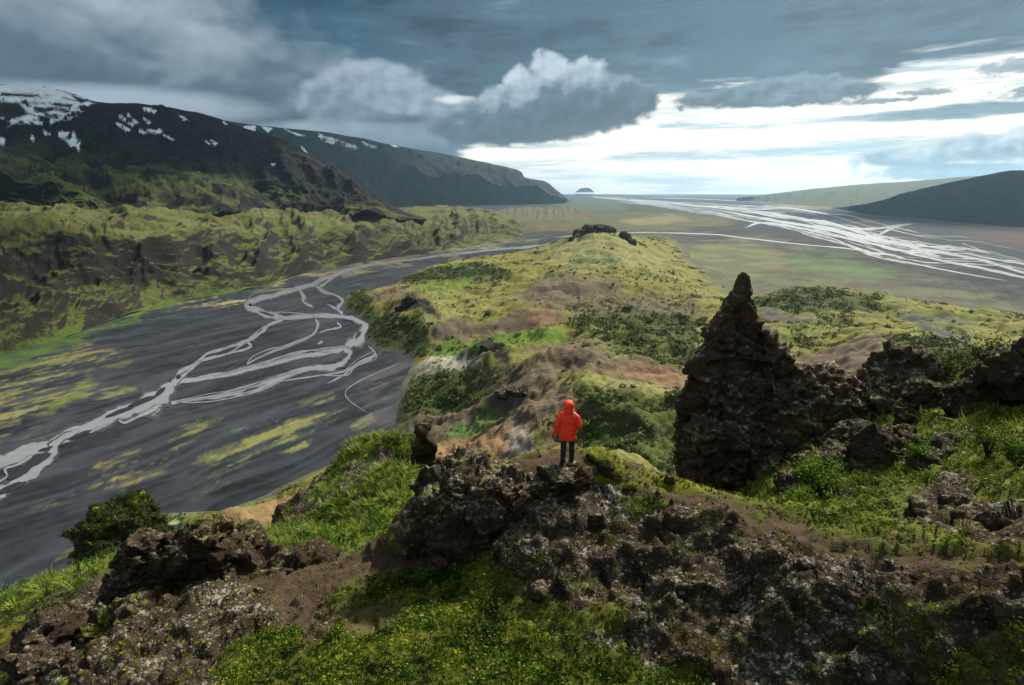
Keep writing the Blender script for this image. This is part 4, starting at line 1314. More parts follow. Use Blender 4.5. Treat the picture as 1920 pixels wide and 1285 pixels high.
NEAR_W = [  # (x, y, drop below the camera)
    (0, 4, 8.6), (-6, 5, 9.0), (6, 4, 7.6), (-12, 8, 12), (12, 4, 6.0), (0, -3, 8.4), (-10, -2, 9), (10, -2, 7),
    (0, 17.5, 11.5), (1.5, 21, 17), (-2.2, 17, 12.5), (3.5, 18, 12.5), (-1, 24, 21), (-3.5, 21, 17), (5.6, 15.2, 9.8), (7.2, 15.5, 10.2),
    (8.5, 19, 12.6), (8, 24, 15), (10, 27, 15.5), (13, 24, 13), (15, 27, 12.6), (6, 27, 19), (4, 32, 26), (10, 33, 21), (16, 34, 20), (20, 32, 16), (26, 30, 10), (14, 45, 34), (26, 45, 26), (0, 42, 36), (-3, 58, 56), (18, 62, 60), (36, 46, 18), (44, 60, 34), (40, 30, 6),
    (-10, 52, 44), (-16, 47, 40), (-22, 42, 43), (-30, 50, 62), (-8, 60, 58), (-26, 32, 34), (-34, 34, 46), (-22, 24, 24), (-40, 24, 40), (-6, 40, 27), (-14, 62, 62), (0, 70, 72), (30, 72, 68), (55, 50, 24), (-44, 50, 72), (-45, 10, 26), (-30, 6, 18),
    (-9, 62, 60), (-12, 58, 55)]
NEAR_PT = np.array([at_y(px, py, Y) for px, py, Y in NEAR_S] + [np.array((x, y, HC - d), float) for x, y, d in NEAR_W])


def near_z(x, y):
    q = np.column_stack([np.ravel(x), np.ravel(y)])
    sc = lambda P: np.column_stack([P[:, 0], P[:, 1]]) / (6 + 0.0 * P[:, :1])
    return tps(sc(NEAR_PT), NEAR_PT[:, 2], sc(q), 0.004)


def make_near():
    R, Az, F = polar(2.2, 72, 520, -76, 76, 700)
    x, y = R * np.sin(Az), R * np.cos(Az)
    z = near_z(x, y)
    V0 = np.stack([x, y, z], -1)
    px, py = project(V0)
    Lw = np.stack([px, py, np.zeros_like(px)], -1)
    wob = [fbm(V0, 1.6 + 0.0, 4, 0.6, 401 + 31 * k) * 2.2 for k in range(3)]
    jit = [fbm(V0, 0.3, 3, 0.7, 411 + 13 * k) * 2.2 for k in range(2)]
    W = dict(rock=np.zeros(len(V0)), dirt=np.zeros(len(V0)), moss=np.zeros(len(V0)), lush=np.zeros(len(V0)), plants=np.zeros(len(V0)))
    n1 = fbm(V0, 1.8, 5, 0.6, 420)
    W['moss'] += sm(n1, -0.15, 0.15) * 0.7
    W['rock'] += 0.35
    far = sm(R, 17, 21)

    def put(poly, **kw):
        c = cover(px, py, poly, wob, jit)
        if 'near' in kw:
            c = c * (1 - far if kw.pop('near') else far)
        for k in W:
            W[k] += (kw.get(k, 0.0) - W[k]) * c
    # far flank of the ridge (left spur and lower slopes)
    g = sm(R, 18, 24)
    for k in W:
        W[k] += (dict(lush=0.75, moss=0.5).get(k, 0.0) - W[k]) * g
    put([(500, 1040), (560, 930), (640, 870), (740, 820), (830, 850), (810, 960), (780, 1060), (640, 1070)], lush=1.0, moss=0.3, near=False)
    put([(610, 930), (650, 885), (720, 830), (745, 830), (700, 890), (640, 950), (560, 1000), (500, 1010), (560, 950)], rock=0.9, near=False)
    put([(1420, 660), (1990, 600), (1990, 1040), (1700, 1030), (1560, 1010), (1400, 950), (1440, 900)], moss=0.75, lush=0.4)
    put([(1660, 1000), (1760, 900), (1830, 900), (1840, 960), (1780, 1010)], rock=0.6, moss=0.4)
    put([(1780, 1000), (1860, 950), (1990, 950), (1990, 1030), (1820, 1030)], rock=0.8, moss=0.3)
    put([(1500, 960), (1660, 850), (1760, 820), (1800, 850), (1640, 960), (1540, 1000)], lush=0.8, moss=0.6)
    put([(935, 1015), (1080, 905), (1250, 915), (1400, 952), (1560, 1010), (1720, 1060), (1990, 1080), (1990, 1400), (1350, 1400), (1100, 1215), (1000, 1130), (955, 1050)], rock=1.0, moss=0.10)
    put([(800, 1000), (940, 930), (960, 950), (930, 1020), (830, 1080)], dirt=0.9, rock=0.2)
    put([(1600, 1130), (1700, 1110), (1760, 1150), (1800, 1230), (1700, 1260), (1640, 1220)], moss=0.6, rock=0.55, plants=0.25)
    put([(1050, 1140), (1160, 1120), (1180, 1180), (1080, 1190)], moss=0.7, rock=0.4)
    put([(1160, 925), (1250, 935), (1260, 960), (1190, 960)], plants=0.7, moss=0.5)
    put([(1040, 1080), (1120, 1060), (1130, 1100), (1060, 1110)], moss=0.5, rock=0.5)
    put([(1150, 1300), (1240, 1250), (1330, 1260), (1340, 1300)], plants=0.6, moss=0.6)
    put([(1700, 1320), (1760, 1250), (1860, 1180), (1990, 1150), (1990, 1320)], moss=0.5, rock=0.45, plants=0.45)
    put([(480, 1060), (640, 1035), (780, 1040), (830, 1080), (740, 1120), (640, 1150), (560, 1195), (430, 1200), (420, 1120)], dirt=0.55, rock=0.55)
    put([(60, 1340), (120, 1160), (250, 1080), (430, 1060), (480, 1120), (520, 1190), (440, 1340)], dirt=0.05, rock=0.85, moss=0.35, near=True)
    put([(430, 1320), (470, 1215), (640, 1150), (690, 1130), (800, 1085), (900, 1050), (955, 1055), (1000, 1130), (1100, 1210), (1350, 1320)], plants=0.85, moss=0.8)
    put([(640, 1150), (700, 1130), (780, 1140), (700, 1200), (640, 1190)], dirt=0.4, rock=0.5, moss=0.3)
    put([(1180, 884), (1290, 905), (1400, 948), (1500, 983), (1600, 1018), (1720, 1030), (1990, 1024), (1990, 1062), (1700, 1066), (1560, 1045), (1450, 1005), (1340, 958), (1240, 925), (1150, 905)], dirt=1.0)
    put([(880, 895), (950, 862), (1050, 848), (1090, 848), (1120, 885), (1030, 895), (960, 915)], dirt=1.0)
    put([(1085, 842), (1110, 848), (1175, 880), (1160, 912), (1130, 900), (1110, 870)], moss=1.0)
    put([(1175, 884), (1300, 906), (1395, 938), (1405, 950), (1290, 922), (1180, 896)], moss=1.0)
    put([(1080, 900), (1110, 893), (1250, 918), (1250, 926), (1110, 908)], moss=0.9)
    for k in W:
        W[k] = np.clip(W[k], 0, 1)
    # relief
    me0 = np_mesh('tmp', V0, F)
    N = normals_of(me0).astype(np.float64)
    if N[:, 2].mean() < 0:
        N = -N
    bpy.data.meshes.remove(me0)
    d = fbm(V0, 3.2, 5, 0.55, 430) * 0.55 * (0.35 + 0.65 * np.maximum(W['rock'], far))
    d += fbm(V0, 1.1, 4, 0.5, 431, ridged=True) * 0.16 * (0.25 + W['rock'])
    f1, f2, idh = worley(V0 / 0.34, 5)
    g1, g2, gid = worley(V0 / 0.15, 6)
    cob = (np.clip(f2 - f1, 0, 0.5) * 2) ** 0.6 * 0.06 * (idh > 0.35) + (np.clip(g2 - g1, 0, 0.5) * 2) ** 0.6 * 0.035 * (gid > 0.3)
    nearw = 1 - sm(R, 24, 34)
    a1, a2, ah, fc = worley(V0 / 0.75, 8, True)
    d += W['rock'] * nearw * (fc * 0.36 + (ah - 0.5) * 0.24)
    d += (cob - 0.03) * W['rock'] * nearw
    d += W['moss'] * (0.06 + 0.10 * fbm(V0, 0.55, 3, 0.5, 440)) * (1 - 0.5 * W['rock'])
    d += far * fbm(V0, 7.0, 5, 0.55, 441, ridged=True) * 0.5
    d += np.maximum(W['moss'], W['lush']) * sm(px, 1380, 1480) * (1 - sm(R, 24, 30)) * fbm(V0, 1.9, 3, 0.5, 447, ridged=True) * 0.34
    d *= 1 - 0.75 * W['dirt']
    d += W['dirt'] * (fbm(V0, 0.25, 3, 0.6, 443) * 0.03 - 0.05)
    V = V0 + N * d[:, None]
    # base colours of soil and plants
    C = np.repeat(L3(74, 62, 52)[None], len(V), 0)
    mixin(C, W['dirt'], L3(88, 72, 57))
    mossc = L3(126, 130, 34)[None] * (0.5 + 0.5 * sm(n1, -0.2, 0.2))[:, None] + L3(66, 86, 30)[None] * (0.5 - 0.5 * sm(n1, -0.2, 0.2))[:, None]
    for w, col in ((W['moss'] * 0.9, mossc), (W['lush'] * 0.85, np.repeat(L3(92, 118, 38)[None], len(V), 0)), (W['plants'] * 0.7, np.repeat(L3(52, 66, 26)[None], len(V), 0))):
        C += (col - C) * w[:, None]
    me = np_mesh('ridge_ground', V, F)
    N = normals_of(me)
    if N[:, 2].mean() < 0:
        me.flip_normals()
        N = -N
    add_col(me, 'Col', C)
    add_f(me, 'rk', np.clip(W['rock'] * 1.25 - 0.15, 0, 1) * (1 - W['dirt'] * 0.8))
    o = link('ridge_ground', me, near_mat(), kind='structure')
    return V, F, N, W, R


def conglomerate(T, pos, nrm, scale=1.0, dark=1.0, cob=1.0, lich=0.0):
    """colour + height of a cobbly volcanic breccia with pale lichen"""
    def vor(s, feat='F1'):
        n = T.node('ShaderNodeTexVoronoi', feature=feat)
        T.put(n.inputs['Vector'], pos)
        n.inputs['Scale'].default_value = s * scale
        return n
    v1 = vor(5.5)
    v2 = vor(13.0)
    n0 = T.noise(pos, 1.3 * scale, 6, 0.65)
    n1 = T.noise(pos, 9.0 * scale, 5, 0.7)
    n2 = T.noise(pos, 34.0 * scale, 3, 0.7)
    s1 = T.node('ShaderNodeSeparateColor')
    T.put(s1.inputs[0], v1.outputs['Color'])
    s2 = T.node('ShaderNodeSeparateColor')
    T.put(s2.inputs[0], v2.outputs['Color'])
    base = T.mix(n0, (*L3(46, 38, 29) * dark, 1), (*L3(86, 73, 56) * dark, 1))
    stone = T.mix(s1.outputs[1], (*L3(56, 48, 39) * dark, 1), (*L3(118, 106, 88) * dark, 1))
    m1 = T.mul(T.ss(v1.outputs['Distance'], 0.46, 0.30), T.ss(s1.outputs[0], 0.35, 0.45))
    m2 = T.mul(T.ss(v2.outputs['Distance'], 0.46, 0.30), T.ss(s2.outputs[0], 0.3, 0.4))
    col = T.mix(T.mul(m1, 0.8 * cob), base, stone)
    col = T.mix(T.mul(m2, 0.6 * cob), col, T.mix(s2.outputs[1], (*L3(48, 41, 33) * dark, 1), (*L3(126, 112, 92) * dark, 1)))
    sz = T.node('ShaderNodeSeparateXYZ')
    T.put(sz.inputs[0], nrm)
    up = sz.outputs[2]
    # lichen: pale crusts, more on upward faces
    li = T.add(T.mul(n1, 0.55), T.add(T.mul(n0, 0.35), T.add(T.mul(n2, 0.25), T.mul(up, 0.10))))
    lm = T.ss(li, 0.70 - lich, 0.75 - lich)
    col = T.mix(T.mul(lm, 0.85), col, (*L3(186, 184, 168) * 0.9, 1))
    hgt = T.add(T.mul(m1, 0.8 * cob), T.add(T.mul(m2, 0.4 * cob), T.add(T.mul(n1, 1.6 - 0.8 * cob), T.mul(n2, 0.5))))
    return col, hgt, up, n0, n1


def near_mat():
    m, T, b = new_mat('ridge_ground')
    ge = T.node('ShaderNodeNewGeometry')
    pos = ge.outputs['Position']
    col, hgt, up, n0, n1 = conglomerate(T, pos, ge.outputs['Normal'])
    at = T.node('ShaderNodeAttribute', attribute_name='Col')
    rk = T.node('ShaderNodeAttribute', attribute_name='rk')
    k1 = T.noise(pos, 22.0, 4, 0.7)
    k2 = T.noise(pos, 3.5, 4, 0.6)
    val = T.mx(T.add(1.0, T.add(T.mul(T.sub(k1, 0.5), 2.0), T.mul(T.sub(k2, 0.5), 1.4))), 0.15)
    soil = T.mix(1.0, at.outputs['Color'], T.vec(val, val, val), 'MULTIPLY')
    f = T.ss(T.add(rk.outputs['Fac'], T.mul(T.sub(k2, 0.5), 0.7)), 0.35, 0.62)
    T.put(b.inputs['Base Color'], T.mix(f, soil, col))
    bn = T.node('ShaderNodeBump')
    bn.inputs['Distance'].default_value = 0.06
    bn.inputs['Strength'].default_value = 0.8
    T.put(bn.inputs['Height'], T.add(T.mul(hgt, f), T.mul(k1, 0.7)))
    T.put(b.inputs['Normal'], bn.outputs[0])
    return m


NV, NF, NN, NW, NR = make_near()


# ------------------------------------------------------------------ rocks
def rock_mat(name, scale, moss, dark=1.0, cob=1.0, lich=0.0):
    m, T, b = new_mat(name)
    ge = T.node('ShaderNodeNewGeometry')
    pos = ge.outputs['Position']
    col, hgt, up, n0, n1 = conglomerate(T, pos, ge.outputs['Normal'], scale, dark, cob, lich)
    mo = T.ss(T.add(T.mul(up, 0.55), T.add(T.mul(T.sub(n0, 0.5), 1.6), T.mul(T.sub(n1, 0.5), 0.5))), 0.62 - moss, 0.85 - moss)
    mc = T.mix(T.ss(n1, 0.35, 0.65), (*L3(60, 74, 26), 1), (*L3(132, 132, 44), 1))
    col = T.mix(mo, col, mc)
    T.put(b.inputs['Base Color'], col)
    bn = T.node('ShaderNodeBump')
    bn.inputs['Distance'].default_value = 0.07 / scale
    bn.inputs['Strength'].default_value = 0.85
    T.put(bn.inputs['Height'], hgt)
    T.put(b.inputs['Normal'], bn.outputs[0])
    return m


RM_NEAR = rock_mat('breccia', 1.0, 0.08, 1.1, 0.8, 0.015)
RM_MOSSY = rock_mat('mossy_breccia', 0.9, 0.20)
RM_SPIRE = rock_mat('spire_breccia', 0.5, 0.05, 1.8, 0.3, 0.03)
RM_DARK = rock_mat('dark_breccia', 0.7, 0.10, 1.0, 0.45)


def ico_np(sub):
    bm = bmesh.new()
    bmesh.ops.create_icosphere(bm, subdivisions=sub, radius=1.0)
    bm.verts.ensure_lookup_table()
    V = np.array([v.co[:] for v in bm.verts])
    F = np.array([[v.index for v in f.verts] for f in bm.faces])
    bm.free()
    return V, F


ICO3 = ico_np(3)


def blob_geo(c, r, rot=(0, 0, 0), box=0.0):
    V, F = ICO3
    q = np.sign(V) * np.abs(V) ** (1 - 0.55 * box)
    q = q * np.array(r)
    M = np.array(Euler(rot).to_matrix())
    return q @ M.T + np.array(c), F


def slab(slices, Y, depth, n=26, poly=0):
    """closed body through horizontal slices: (py, px left, px right) at forward distance Y"""
    rings = []
    for k, s in enumerate(slices):
        py, x0, x1 = s[:3]
        yy = Y if len(s) < 4 else s[3]
        L = at_y(x0, py, yy)
        Rr = at_y(x1, py, yy)
        c = (L + Rr) / 2
        hw = np.linalg.norm(Rr - L) / 2
        dp = hw * depth if len(s) < 5 else s[4]
        a = np.linspace(0, 2 * np.pi, n, endpoint=False)
        ca, sa = np.cos(a), np.sin(a)
        if poly:                              # irregular angular cross-section, turning slowly with height
            rg = np.random.default_rng(poly)
            va = np.sort(rg.uniform(0, 2 * np.pi, 9) + 0.25 * np.sin(k * 0.35 + rg.uniform(0, 6, 9)))
            vr = 0.78 + 0.3 * rg.random(9) + 0.08 * np.sin(k * 0.6 + rg.uniform(0, 6, 9))
            rr = np.interp(a, va, vr, period=2 * np.pi)
            ca, sa = ca * rr, sa * rr
            mn, mxx = ca.min(), ca.max()
            ca = (ca - mn) / (mxx - mn) * 2 - 1
        rings.append(np.stack([c[0] + hw * ca, c[1] + dp * sa, np.full(n, c[2])], -1))
    V = np.vstack(rings + [rings[0].mean(0)[None] + (0, 0, 0.05), rings[-1].mean(0)[None]])
    F = []
    m = len(rings)
    for k in range(m - 1):
        for j in range(n):
            a, b = k * n + j, k * n + (j + 1) % n
            F += [(a, a + n, b + n), (a, b + n, b)]
    for j in range(n):
        F.append((m * n, j, (j + 1) % n))
        F.append((m * n + 1, (m - 1) * n + (j + 1) % n, (m - 1) * n + j))
    return V, np.array(F)


def rock_obj(name, geos, voxel, amps, seed, mat, label=None, cat='rock', group=None, kind=None, parent=None, slim=None):
    Vs, Fs, b = [], [], 0
    for V, F in geos:
        Vs.append(V)
        Fs.append(F + b)
        b += len(V)
    me = np_mesh(name, np.vstack(Vs), np.vstack(Fs))
    o = bpy.data.objects.new('tmp', me)
    COL.objects.link(o)
    md = o.modifiers.new('r', 'REMESH')
    md.mode = 'VOXEL'
    md.voxel_size = voxel
    dg = bpy.context.evaluated_depsgraph_get()
    dg.update()
    m2 = bpy.data.meshes.new_from_object(o.evaluated_get(dg))
    bpy.data.objects.remove(o)
    m2.name = name
    P = coords_of(m2).astype(np.float64)
    N = normals_of(m2).astype(np.float64)
    d = np.zeros(len(P))
    for typ, wl, amp in amps:
        if typ == 'f':
            d += fbm(P, wl, 4, 0.5, seed) * amp
        elif typ == 'r':
            d += (fbm(P, wl, 4, 0.55, seed + 5, ridged=True) - 0.2) * amp
        elif typ == 'v':                      # vertical clefts
            d += (fbm(P * np.array([1, 1, 0.3]), wl, 4, 0.5, seed + 11, ridged=True) - 0.2) * amp
        elif typ == 'w':                      # blocky facets
            f1, f2, h, fc = worley(P / wl, seed + 2, True)
            d += (h - 0.5) * 0.75 * amp + fc * amp * 1.15
        elif typ == 'z':                      # tall upright blocks
            f1, f2, h, fc = worley(P * np.array([1, 1, 0.45]) / wl, seed + 21, True)
            d += (h - 0.5) * 1.0 * amp + fc * amp
        elif typ == 'c':                      # embedded cobbles
            f1, f2, h = worley(P / wl, seed + 3)
            d += ((np.clip(f2 - f1, 0, 0.5) * 2) ** 0.6 * (h > 0.35) - 0.5) * amp
    if slim is not None:
        d *= slim(P)
    P = P + N * d[:, None]
    m2.vertices.foreach_set('co', P.astype(np.float32).ravel())
    m2.update()
    m2.polygons.foreach_set('use_smooth', np.ones(len(m2.polygons), bool))
    m2.materials.clear()
    return link(name, m2, mat, parent, kind, label, cat, group)


def B(px, py, Y, wpx, hpx, dep, rot=(0, 0, 0), box=0.4):
    """ellipsoid-ish block centred on a pixel at forward distance Y, half sizes in pixels, depth in m"""
    c = at_y(px, py, Y)
    k = Y / (FPX * CP + (642.5 - py) * SP)
    return blob_geo(c, (wpx * k, dep, hpx * k * 1.05), rot, box)


FINE = [('f', 1.3, 0.22), ('w', 0.85, 0.30), ('r', 0.6, 0.07), ('w', 0.36, 0.14), ('w', 0.16, 0.05), ('c', 0.1, 0.02)]
MED = [('f', 2.0, 0.4), ('r', 1.2, 0.2), ('w', 0.9, 0.25), ('c', 0.35, 0.08)]

# tall spire with its wall
_sp = [(62, 431, 440), (80, 416, 446), (95, 405, 450), (118, 393, 455), (140, 385, 458), (165, 378, 461), (180, 350, 463), (205, 327, 466), (240, 319, 486), (265, 305, 493), (310, 280, 505), (340, 262, 510), (370, 246, 516), (410, 236, 512), (440, 222, 518), (480, 205, 528), (545, 180, 570), (600, 172, 640), (640, 140, 680), (690, 136, 700), (740, 130, 720), (830, 108, 740), (900, 98, 740), (980, 104, 740), (1050, 116, 740), (1200, 170, 740)]
spire = [(490 + z / 2.794, 1240 + l / 2.794, 1240 + r / 2.794) for z, l, r in _sp]
shoulder = [(622, 1434, 1446), (634, 1428, 1454), (655, 1420, 1468), (680, 1412, 1480), (700, 1402, 1486), (760, 1390, 1500)]
wall = [(682, 1425, 1490, 25.5, 0.9), (700, 1420, 1560, 25.3, 1.0), (716, 1420, 1625, 25.2, 1.2), (760, 1420, 1640, 25, 1.5), (820, 1420, 1660, 24.6, 1.9), (900, 1420, 1640, 24, 2.2), (980, 1420, 1600, 24, 2.4)]
knob = [(655, 1672, 1700, 25.5, 0.5), (672, 1650, 1722, 25.5, 0.9), (700, 1625, 1745, 25.3, 1.4), (740, 1605, 1765, 25, 1.8), (800, 1590, 1770, 25, 2.0), (880, 1580, 1740, 24.5, 2.2)]
rock_obj('rock_spire', [slab(spire, 26, 0.72, 30, poly=11), slab(shoulder, 25.6, 0.8, poly=12), slab(wall, 25, 1, poly=13), slab(knob, 25, 1, poly=14), B(1335, 850, 24.9, 52, 70, 1.4, (0, 0.1, 0), 0.6)],
         0.078, [('v', 1.4, 0.26), ('z', 1.0, 0.42), ('w', 0.6, 0.22), ('v', 0.5, 0.10), ('w', 0.28, 0.09), ('w', 0.14, 0.035)], 71, RM_SPIRE,
         'tall dark pointed rock spire with a lower wall joined to its side', 'rock',
         slim=lambda P: 1 - 0.55 * sm(P[:, 2], 222.5, 225.6))

# outcrop under the person
rock_obj('rock_outcrop', [B(890, 955, 12.75, 108, 78, 1.0, (0, 0, 0.1), 0.7), B(860, 900, 13.2, 52, 30, 0.8, (0, 0.1, 0), 0.6), B(815, 985, 12.9, 48, 56, 0.8, (0, 0.2, 0), 0.5), B(950, 920, 13.1, 60, 30, 0.8, (0, 0.25, 0), 0.5), B(905, 945, 12.3, 46, 30, 0.6, (0, 0.1, 0), 0.6), B(800, 1030, 12.9, 38, 30, 0.6, (0, 0, 0), 0.6)],
         0.035, FINE, 72, RM_NEAR, 'cobbly grey-brown rock block with lichen below the person in the red jacket', 'rock')
rock_obj('rock_ledge', [B(1050, 902, 12.75, 44, 16, 0.4, (0, -0.15, 0), 0.5), B(1015, 912, 12.8, 40, 16, 0.4, (0, -0.3, 0), 0.4), B(1085, 897, 12.85, 24, 12, 0.35, (0, 0.2, 0), 0.5)],
         0.035, FINE, 73, RM_NEAR, 'low lumpy rock ledge right behind the heels of the person', 'rock')
rock_obj('mossy_boulder', [B(1140, 880, 13.2, 17, 26, 0.3, (0, -0.5, 0), 0.3), B(1157, 893, 13.1, 14, 20, 0.3, (0, -0.3, 0), 0.3), B(1120, 862, 13.6, 22, 10, 0.3, (0, 0.4, 0), 0.3)],
         0.03, [('f', 0.7, 0.1), ('c', 0.2, 0.03)], 74, rock_mat('moss_cushion', 1.0, 0.55), 'bright yellow-green moss hummock beside the person standing on the ledge', 'rock')

# left outcrop
rock_obj('peaked_rock', [B(268, 1058, 13.0, 32, 60, 0.6, (0, 0.1, 0), 0.5), B(266, 1035, 13.0, 20, 30, 0.45, (0, 0.1, 0), 0.4), B(255, 1130, 12.8, 50, 60, 0.8, (0, 0.2, 0), 0.4), B(230, 1200, 12.0, 60, 70, 0.8, (0, 0.3, 0), 0.4), B(300, 1100, 13.0, 46, 50, 0.7, (0, 0, 0), 0.4), B(190, 1200, 12.0, 46, 60, 0.7, (0, 0.35, 0), 0.4)],
         0.04, FINE, 75, RM_NEAR, 'narrow peaked rock topped with pale lichen, above the gravel plain', 'rock')
rock_obj('dark_rock_wall', [B(400, 1060, 13.6, 58, 62, 0.9, (0, -0.1, 0), 0.6), B(345, 1075, 13.0, 52, 76, 0.8, (0, 0.1, 0), 0.5), B(395, 1040, 13.2, 40, 60, 0.7, (0, 0, 0), 0.6), B(430, 1015, 14.3, 54, 22, 0.8, (0, 0.2, 0), 0.5), B(360, 1160, 12.4, 56, 60, 0.8, (0, 0, 0), 0.5), B(330, 1220, 11.6, 60, 60, 0.7, (0, 0, 0), 0.4)],
         0.04, FINE, 76, RM_DARK, 'dark hollowed rock wall beside the narrow peaked rock', 'rock')
rock_obj('cracked_rock', [B(500, 1095, 13.2, 80, 52, 0.9, (0, 0.25, 0), 0.6), B(560, 1085, 13.5, 60, 34, 0.8, (0, 0.3, 0), 0.5), B(470, 1130, 12.4, 66, 44, 0.7, (0, 0.1, 0), 0.5), B(400, 1180, 11.6, 50, 46, 0.6, (0, -0.4, 0), 0.6)],
         0.04, FINE, 77, RM_DARK, 'broad cracked brown rock at the edge of the bare dirt patch', 'rock')
rock_obj('lichen_rock', [B(95, 1215, 10.9, 36, 56, 0.6, (0, -0.2, 0), 0.5), B(130, 1270, 10.3, 60, 56, 0.6, (0, 0.3, 0), 0.5), B(80, 1300, 10.2, 44, 90, 0.6, (0, 0, 0), 0.5), B(200, 1310, 9.8, 70, 40, 0.6, (0, 0.3, 0), 0.5)],
         0.04, FINE, 78, RM_NEAR, 'knobbly rock spotted with white lichen, low on the steep green slope', 'rock')

rock_obj('mossy_rock_face', [B(250, 1200, 11.4, 70, 70, 0.7, (0, 0.3, 0), 0.5), B(330, 1250, 10.6, 70, 60, 0.6, (0, -0.2, 0), 0.5), B(200, 1260, 10.7, 60, 60, 0.6, (0, 0.2, 0), 0.5), B(290, 1310, 10, 90, 50, 0.7, (0, 0, 0), 0.5)],
         0.04, FINE, 79, RM_MOSSY, 'steep dark rock face with yellow moss patches below the narrow peaked rock', 'rock')

# right-hand slope
R_ = [('upright_rock', [B(1725, 770, 21, 26, 56, 0.7, (0, 0.15, 0), 0.6), B(1715, 800, 20.8, 30, 50, 0.7, (0, 0, 0), 0.5)], 'upright dark rock standing in moss behind the mossy slope'),
      ('blocky_boulder', [B(1650, 862, 17.5, 48, 48, 0.9, (0, 0.3, 0), 0.5), B(1690, 835, 18, 30, 36, 0.7, (0, 0, 0), 0.5), B(1620, 890, 17.3, 34, 26, 0.7, (0, 0, 0), 0.5)], 'blocky dark boulder between ferny moss and the spire wall'),
      ('slanted_slab', [B(1545, 870, 18.5, 60, 24, 0.8, (0, -0.5, 0), 0.5), B(1500, 905, 18.2, 42, 26, 0.7, (0, -0.4, 0), 0.4), B(1600, 830, 19.5, 44, 26, 0.8, (0, -0.5, 0), 0.4)], 'slanted rock slab with a moss edge at the foot of the spire'),
      ('cleft_rock', [B(1760, 880, 15.2, 46, 30, 0.6, (0, -0.3, 0), 0.5), B(1800, 850, 15.8, 40, 30, 0.6, (0, -0.2, 0), 0.5)], 'dark rock step under a bright moss cap on the slope'),
      ('lichen_boulder', [B(1870, 985, 10.2, 52, 30, 0.5, (0, 0.1, 0), 0.5), B(1920, 1000, 9.8, 50, 34, 0.5, (0, 0, 0), 0.5), B(1840, 965, 10.5, 26, 20, 0.4, (0, 0, 0), 0.5)], 'white-crusted boulder on the upper edge of the footpath'),
      ('corner_crag', [B(1925, 700, 17.5, 60, 40, 1.2, (0, -0.5, 0), 0.6), B(1850, 750, 18.5, 60, 34, 1.0, (0, -0.55, 0), 0.5), B(1990, 690, 17, 60, 70, 1.2, (0, 0, 0), 0.5)], 'sloping dark crag rising above the mossy slope'),
      ('ferny_boulder', [B(1790, 950, 11.8, 34, 24, 0.4, (0, 0.2, 0), 0.5), B(1740, 975, 11.6, 24, 18, 0.35, (0, 0, 0), 0.5)], 'small lichen-spotted rock half sunk in moss above the path')]
for k, (nm, gs, lb) in enumerate(R_):
    rock_obj(nm, gs, 0.05 if k not in (4, 6) else 0.035, [('f', 1.3, 0.25), ('w', 0.6, 0.2), ('r', 0.8, 0.14), ('c', 0.25, 0.07)], 80 + k, RM_NEAR if k in (4, 6) else RM_DARK, lb, 'rock')

# spur pinnacle and its broken edge
rock_obj('pinnacle', [B(794, 822, 40, 11, 34, 0.5, (0, 0.05, 0), 0.8), B(797, 846, 40, 17, 26, 0.8, (0, 0, 0), 0.7), B(790, 870, 40, 30, 20, 1.0)], 0.12, [('w', 0.9, 0.3), ('r', 1.2, 0.3), ('c', 0.4, 0.1)], 90, RM_DARK,
         'stubby brown rock pinnacle on top of the bright green spur', 'rock')
rock_obj('spur_crag', [B(640, 915, 42, 46, 40, 2.0, (0, -0.7, 0), 0.6), B(690, 870, 44, 34, 30, 1.8, (0, -0.7, 0), 0.5), B(570, 965, 37, 52, 30, 1.8, (0, -0.5, 0), 0.6)], 0.16, [('w', 1.4, 0.5), ('r', 1.6, 0.5), ('c', 0.5, 0.12)], 91, RM_DARK,
         'dark rock rib along the left edge of the bright green spur', 'rock')

# knob covered in scrub above the plain
rock_obj('scrubby_knob', [B(225, 1000, 95, 50, 50, 6, (0, 0, 0), 0.7), B(245, 1060, 92, 60, 60, 7, (0, 0, 0), 0.6), B(200, 1040, 92, 30, 60, 5, (0, 0.2, 0), 0.5), B(230, 1150, 88, 80, 70, 8, (0, 0, 0), 0.5)], 0.45, [('w', 2.5, 1.4), ('r', 3, 1.2), ('f', 6, 2)], 92,
         rock_mat('scrubby_rock', 0.12, 0.35), 'round dark knob overgrown with scrub above the gravel plain', 'rock')
# ------------------------------------------------------------------ person in the red jacket
def cloth_mat(name, col, rough, folds):
    m, T, b = new_mat(name)
    tc = T.node('ShaderNodeTexCoord')
    n = T.noise(tc.outputs['Object'], 9.0, 4, 0.6)
    T.put(b.inputs['Base Color'], T.mix(n, (*(np.array(col) * 0.85), 1), (*(np.array(col) * 1.1), 1)))
    b.inputs['Roughness'].default_value = rough
    b.inputs['Specular IOR Level'].default_value = 0.25
    bn = T.node('ShaderNodeBump')
    bn.inputs['Distance'].default_value = 0.01
    bn.inputs['Strength'].default_value = folds
    T.put(bn.inputs['Height'], T.noise(tc.outputs['Object'], 14.0, 3, 0.6, 0.8))
    T.put(b.inputs['Normal'], bn.outputs[0])
    return m


